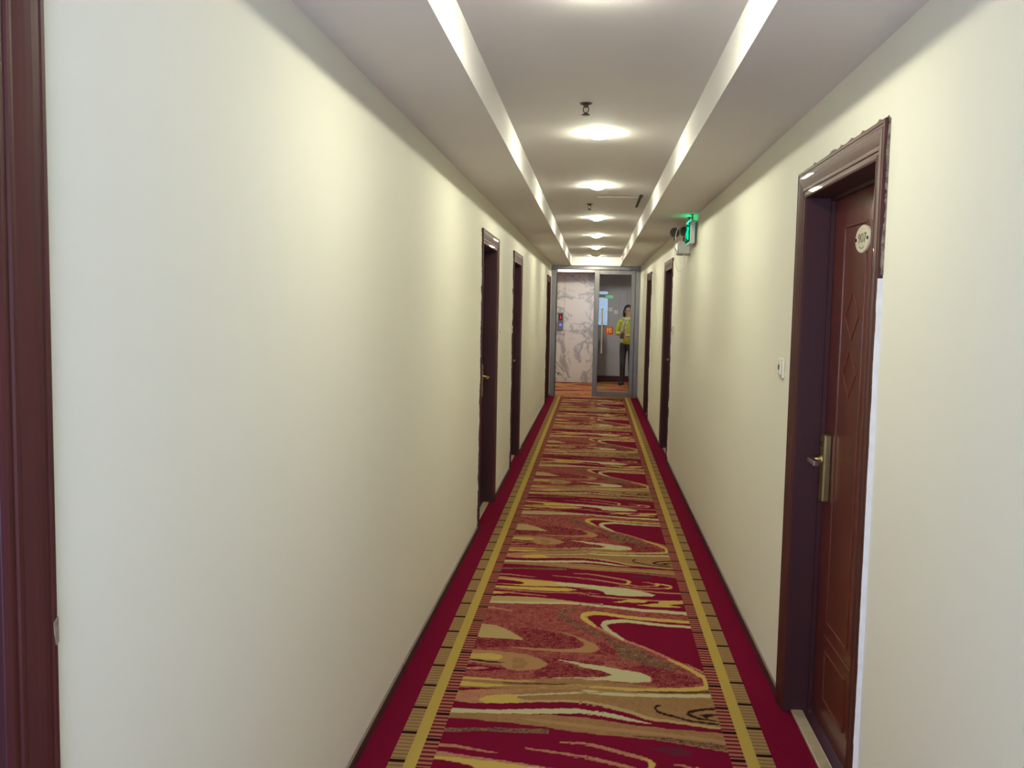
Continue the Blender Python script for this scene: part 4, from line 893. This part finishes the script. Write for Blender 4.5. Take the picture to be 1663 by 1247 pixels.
def hand_nodes(N, E, pre, wrist, d, side_v, curl):
    """palm and five separate fingers from the wrist along d; side_v points to the thumb side"""
    d = Vector(d).normalized(); s = Vector(side_v).normalized(); n = d.cross(s).normalized()
    w = Vector(wrist)
    N[pre + 'palm'] = (tuple(w + d * 0.045), (0.030, 0.016)); E.append((pre + 'wrist', pre + 'palm'))
    for i, (off, ln) in enumerate(((0.024, 0.068), (0.008, 0.076), (-0.008, 0.070), (-0.023, 0.056))):
        b_ = w + d * 0.085 + s * off
        m1 = b_ + (d * math.cos(curl * 0.5) + n * math.sin(curl * 0.5)) * ln * 0.5
        m2 = m1 + (d * math.cos(curl) + n * math.sin(curl)) * ln * 0.5
        N[pre + 'k%d' % i] = (tuple(b_), 0.0105); N[pre + 'm%d' % i] = (tuple(m1), 0.009); N[pre + 't%d' % i] = (tuple(m2), 0.0075)
        E += [(pre + 'palm', pre + 'k%d' % i), (pre + 'k%d' % i, pre + 'm%d' % i), (pre + 'm%d' % i, pre + 't%d' % i)]
    tb = w + d * 0.030 + s * 0.030; tm = tb + (d * 0.6 + s * 0.6) * 0.032; tt = tm + (d * 0.9 + n * 0.3) * 0.028
    N[pre + 'th0'] = (tuple(tb), 0.012); N[pre + 'th1'] = (tuple(tm), 0.010); N[pre + 'th2'] = (tuple(tt), 0.008)
    E += [(pre + 'palm', pre + 'th0'), (pre + 'th0', pre + 'th1'), (pre + 'th1', pre + 'th2')]

def make_person(label, loc, rotz, C, arms, scale=1.0, long_hair=True, glasses=True, scarf=True):
    root = thing('person', label, 'person', loc)
    root.rotation_euler = (0, 0, rotz); root.scale = (scale,) * 3
    N = {}; E = []
    N['pelvis'] = ((0, 0.01, 0.90), (0.135, 0.095)); N['waist'] = ((0, 0.0, 1.06), (0.115, 0.080)); N['chest'] = ((0, -0.005, 1.24), (0.140, 0.092)); N['collar'] = ((0, 0.01, 1.36), (0.085, 0.060))
    N['neck'] = ((0, 0.005, 1.42), 0.046); N['jaw'] = ((0, -0.012, 1.475), (0.056, 0.066)); N['face'] = ((0, -0.006, 1.53), (0.066, 0.080)); N['brow'] = ((0, 0.0, 1.585), (0.066, 0.080)); N['crown'] = ((0, 0.008, 1.625), (0.045, 0.055))
    E += [('pelvis', 'waist'), ('waist', 'chest'), ('chest', 'collar'), ('collar', 'neck'), ('neck', 'jaw'), ('jaw', 'face'), ('face', 'brow'), ('brow', 'crown')]
    for s, p in ((-1, 'r'), (1, 'l')):
        N[p + 'hip'] = ((s * 0.085, 0.01, 0.83), (0.078, 0.078)); N[p + 'knee'] = ((s * 0.090, 0.0, 0.47), 0.052); N[p + 'calf'] = ((s * 0.092, 0.015, 0.33), 0.050); N[p + 'ankle'] = ((s * 0.094, 0.02, 0.075), 0.033); N[p + 'toe'] = ((s * 0.105, -0.13, 0.030), (0.030, 0.014))
        E += [('pelvis', p + 'hip'), (p + 'hip', p + 'knee'), (p + 'knee', p + 'calf'), (p + 'calf', p + 'ankle'), (p + 'ankle', p + 'toe')]
        sh, el, wr, th = arms[p]
        N[p + 'shoulder'] = (sh, 0.050); N[p + 'elbow'] = (el, 0.036); N[p + 'wrist'] = (wr, 0.024)
        E += [('collar', p + 'shoulder'), (p + 'shoulder', p + 'elbow'), (p + 'elbow', p + 'wrist')]
        hand_nodes(N, E, p, wr, Vector(wr) - Vector(el), th, 0.9)
    body = skin_obj('body', N, E, C['skin'], root, 'pelvis')
    # face
    fm = MB(); fm.tube([(0, -0.083, 1.548), (0, -0.098, 1.522), (0, -0.088, 1.514)], [0.008, 0.012, 0.008], 8); fm.build('nose', C['skin'], body)
    for s in (-1, 1):
        MB().ellipsoid((s * 0.028, -0.079, 1.548), (0.012, 0.007, 0.007), 10, 6).build('eye', C['eye'], body)
        MB().tube([(s * 0.012, -0.085, 1.566), (s * 0.030, -0.084, 1.572), (s * 0.046, -0.074, 1.567)], 0.003, 6).build('eyebrow', C['hair'], body)
        MB().ellipsoid((s * 0.070, 0.004, 1.535), (0.008, 0.018, 0.028), 10, 6).build('ear', C['skin'], body)
    MB().tube([(-0.024, -0.079, 1.494), (0, -0.086, 1.490), (0.024, -0.079, 1.494)], [0.003, 0.006, 0.003], 6).build('mouth', C['lip'], body)
    # hair: cap open at the face
    bm = bmesh.new(); bmesh.ops.create_uvsphere(bm, u_segments=28, v_segments=18, radius=1)
    for v in bm.verts:
        x, y, z = v.co
        v.co = (x * 0.094, y * 0.108 + 0.016, z * 0.098 + 1.575)
        if long_hair and v.co.z < 1.56:
            k = (1.56 - v.co.z) / 0.078
            v.co.z = 1.56 - k * 0.165; v.co.x = math.copysign(max(abs(x * 0.094), 0.088 * min(1, abs(x) * 3)), x) * (1.08 + 0.10 * math.sin(min(k, 1) * 2.2)); v.co.y = 0.016 + (y * 0.108 if y > 0 else y * 0.09)
    bmesh.ops.delete(bm, geom=[v for v in bm.verts if v.co.y < -0.020 and v.co.z < 1.606 and abs(v.co.x) < 0.066], context='VERTS')
    hb = MB(); hb.addbm(bm, True); hb.build('hair', C['hair'], root)
    if glasses:
        g = MB()
        for s in (-1, 1):
            g.tube([(s * 0.030 + 0.022 * math.cos(t), -0.095, 1.546 + 0.016 * math.sin(t)) for t in [i * math.pi / 8 for i in range(17)]], 0.0025, 6)
            g.tube([(s * 0.052, -0.093, 1.550), (s * 0.074, -0.02, 1.550)], 0.002, 6)
        g.tube([(-0.008, -0.096, 1.548), (0.008, -0.096, 1.548)], 0.0025, 6)
        g.build('glasses', C['eye'], root)
    # clothing follows the same skeleton, a little larger
    J = {}; JE = []
    J['hem'] = ((0, 0.01, 0.82), (0.165, 0.125)); J['pelvis'] = ((0, 0.01, 0.92), (0.158, 0.118)); J['waist'] = ((0, 0, 1.07), (0.142, 0.106)); J['chest'] = ((0, -0.005, 1.24), (0.162, 0.118)); J['collar'] = ((0, 0.012, 1.355), (0.105, 0.078)); J['neckline'] = ((0, 0.010, 1.395), (0.066, 0.060))
    JE += [('hem', 'pelvis'), ('pelvis', 'waist'), ('waist', 'chest'), ('chest', 'collar'), ('collar', 'neckline')]
    for p in 'rl':
        sh, el, wr, th = arms[p]
        J[p + 's'] = (sh, 0.066); J[p + 'e'] = (el, 0.053); c_ = Vector(el).lerp(Vector(wr), 0.93); J[p + 'c'] = (tuple(c_), 0.040)
        JE += [('collar', p + 's'), (p + 's', p + 'e'), (p + 'e', p + 'c')]
    jk = skin_obj('jacket', J, JE, C['jacket'], root, 'chest')
    T = {}; TE = []
    T['top'] = ((0, 0.01, 0.94), (0.145, 0.105)); T['pel'] = ((0, 0.01, 0.88), (0.145, 0.108)); TE.append(('top', 'pel'))
    for s, p in ((-1, 'r'), (1, 'l')):
        T[p + 'h'] = ((s * 0.086, 0.01, 0.80), 0.090); T[p + 'k'] = ((s * 0.090, 0.0, 0.47), 0.064); T[p + 'a'] = ((s * 0.094, 0.02, 0.07), 0.054)
        TE += [('pel', p + 'h'), (p + 'h', p + 'k'), (p + 'k', p + 'a')]
    skin_obj('trousers', T, TE, C['trousers'], root, 'pel')
    for s in (-1, 1):
        S = {'heel': ((s * 0.095, 0.030, 0.045), (0.046, 0.046)), 'mid': ((s * 0.100, -0.05, 0.052), (0.047, 0.056)), 'toe': ((s * 0.107, -0.150, 0.030), (0.042, 0.028)), 'top': ((s * 0.094, 0.025, 0.14), 0.054), 'shaft': ((s * 0.093, 0.018, 0.36), 0.068)}
        skin_obj('shoe', S, [('heel', 'mid'), ('mid', 'toe'), ('heel', 'top'), ('top', 'shaft')], C['shoe'], root, 'heel')
    if scarf:
        sc = MB()
        sc.tube(smooth_path([(0.075, 0.03, 1.40), (0.085, -0.04, 1.385), (0.04, -0.098, 1.365), (-0.03, -0.102, 1.36), (-0.085, -0.05, 1.385), (-0.075, 0.03, 1.40), (0, 0.075, 1.41), (0.075, 0.03, 1.40)]), 0.026, 8)
        sc.tube(smooth_path([(-0.03, -0.105, 1.36), (-0.065, -0.135, 1.28), (-0.085, -0.140, 1.16), (-0.105, -0.130, 1.04), (-0.095, -0.135, 0.90)]), [0.028] * 10 + [0.036] * 11, 8)
        sc.tube(smooth_path([(0.02, -0.108, 1.36), (0.0, -0.14, 1.28), (-0.02, -0.148, 1.18), (-0.01, -0.140, 1.06)]), 0.024, 8)
        sc.build('scarf', C['scarf'], root)
    return root

PC = {'skin': mat('skin', (200, 152, 128), 0.5), 'eye': mat('dark_eye', (30, 24, 22), 0.3), 'hair': mat('black_hair', (38, 30, 30), 0.45), 'lip': mat('lip', (160, 84, 80), 0.5),
      'jacket': mat('lime_jacket', (196, 202, 40), 0.6, noise=((9, 9, 9), 0.5, (170, 176, 44))), 'trousers': mat('charcoal_trousers', (48, 42, 46), 0.7), 'shoe': mat('black_boot', (34, 28, 30), 0.5),
      'scarf': mat('pale_print_scarf', (206, 200, 160), 0.8, noise=((30, 30, 30), 1.0, (140, 140, 84)))}
ARMS = {'r': ((-0.165, 0.01, 1.325), (-0.225, 0.0, 1.075), (-0.125, -0.185, 1.075), (0, 0.2, 1)),
        'l': ((0.165, 0.01, 1.325), (0.215, 0.02, 1.075), (0.050, -0.190, 1.035), (0, 0.2, 1))}
woman = make_person('person in lime jacket and pale scarf standing behind the glass door', (0.70, 19.62, 0.004), math.radians(-14), PC, ARMS, 1.02)
org = (0.60, 19.40, 1.05)
ph = thing('handbag', 'small dark brown pouch held in front of the lime jacket', 'bag', org)
bag_m = mat('dark_brown_leather', (70, 48, 40), 0.5)
MB().cbox(0.535, 0.615, 19.340, 19.372, 1.00, 1.125, 0.012).build('pouch', bag_m, ph, org)
MB().cbox(0.533, 0.617, 19.336, 19.341, 1.075, 1.127, 0.002).build('flap', bag_m, ph, org)
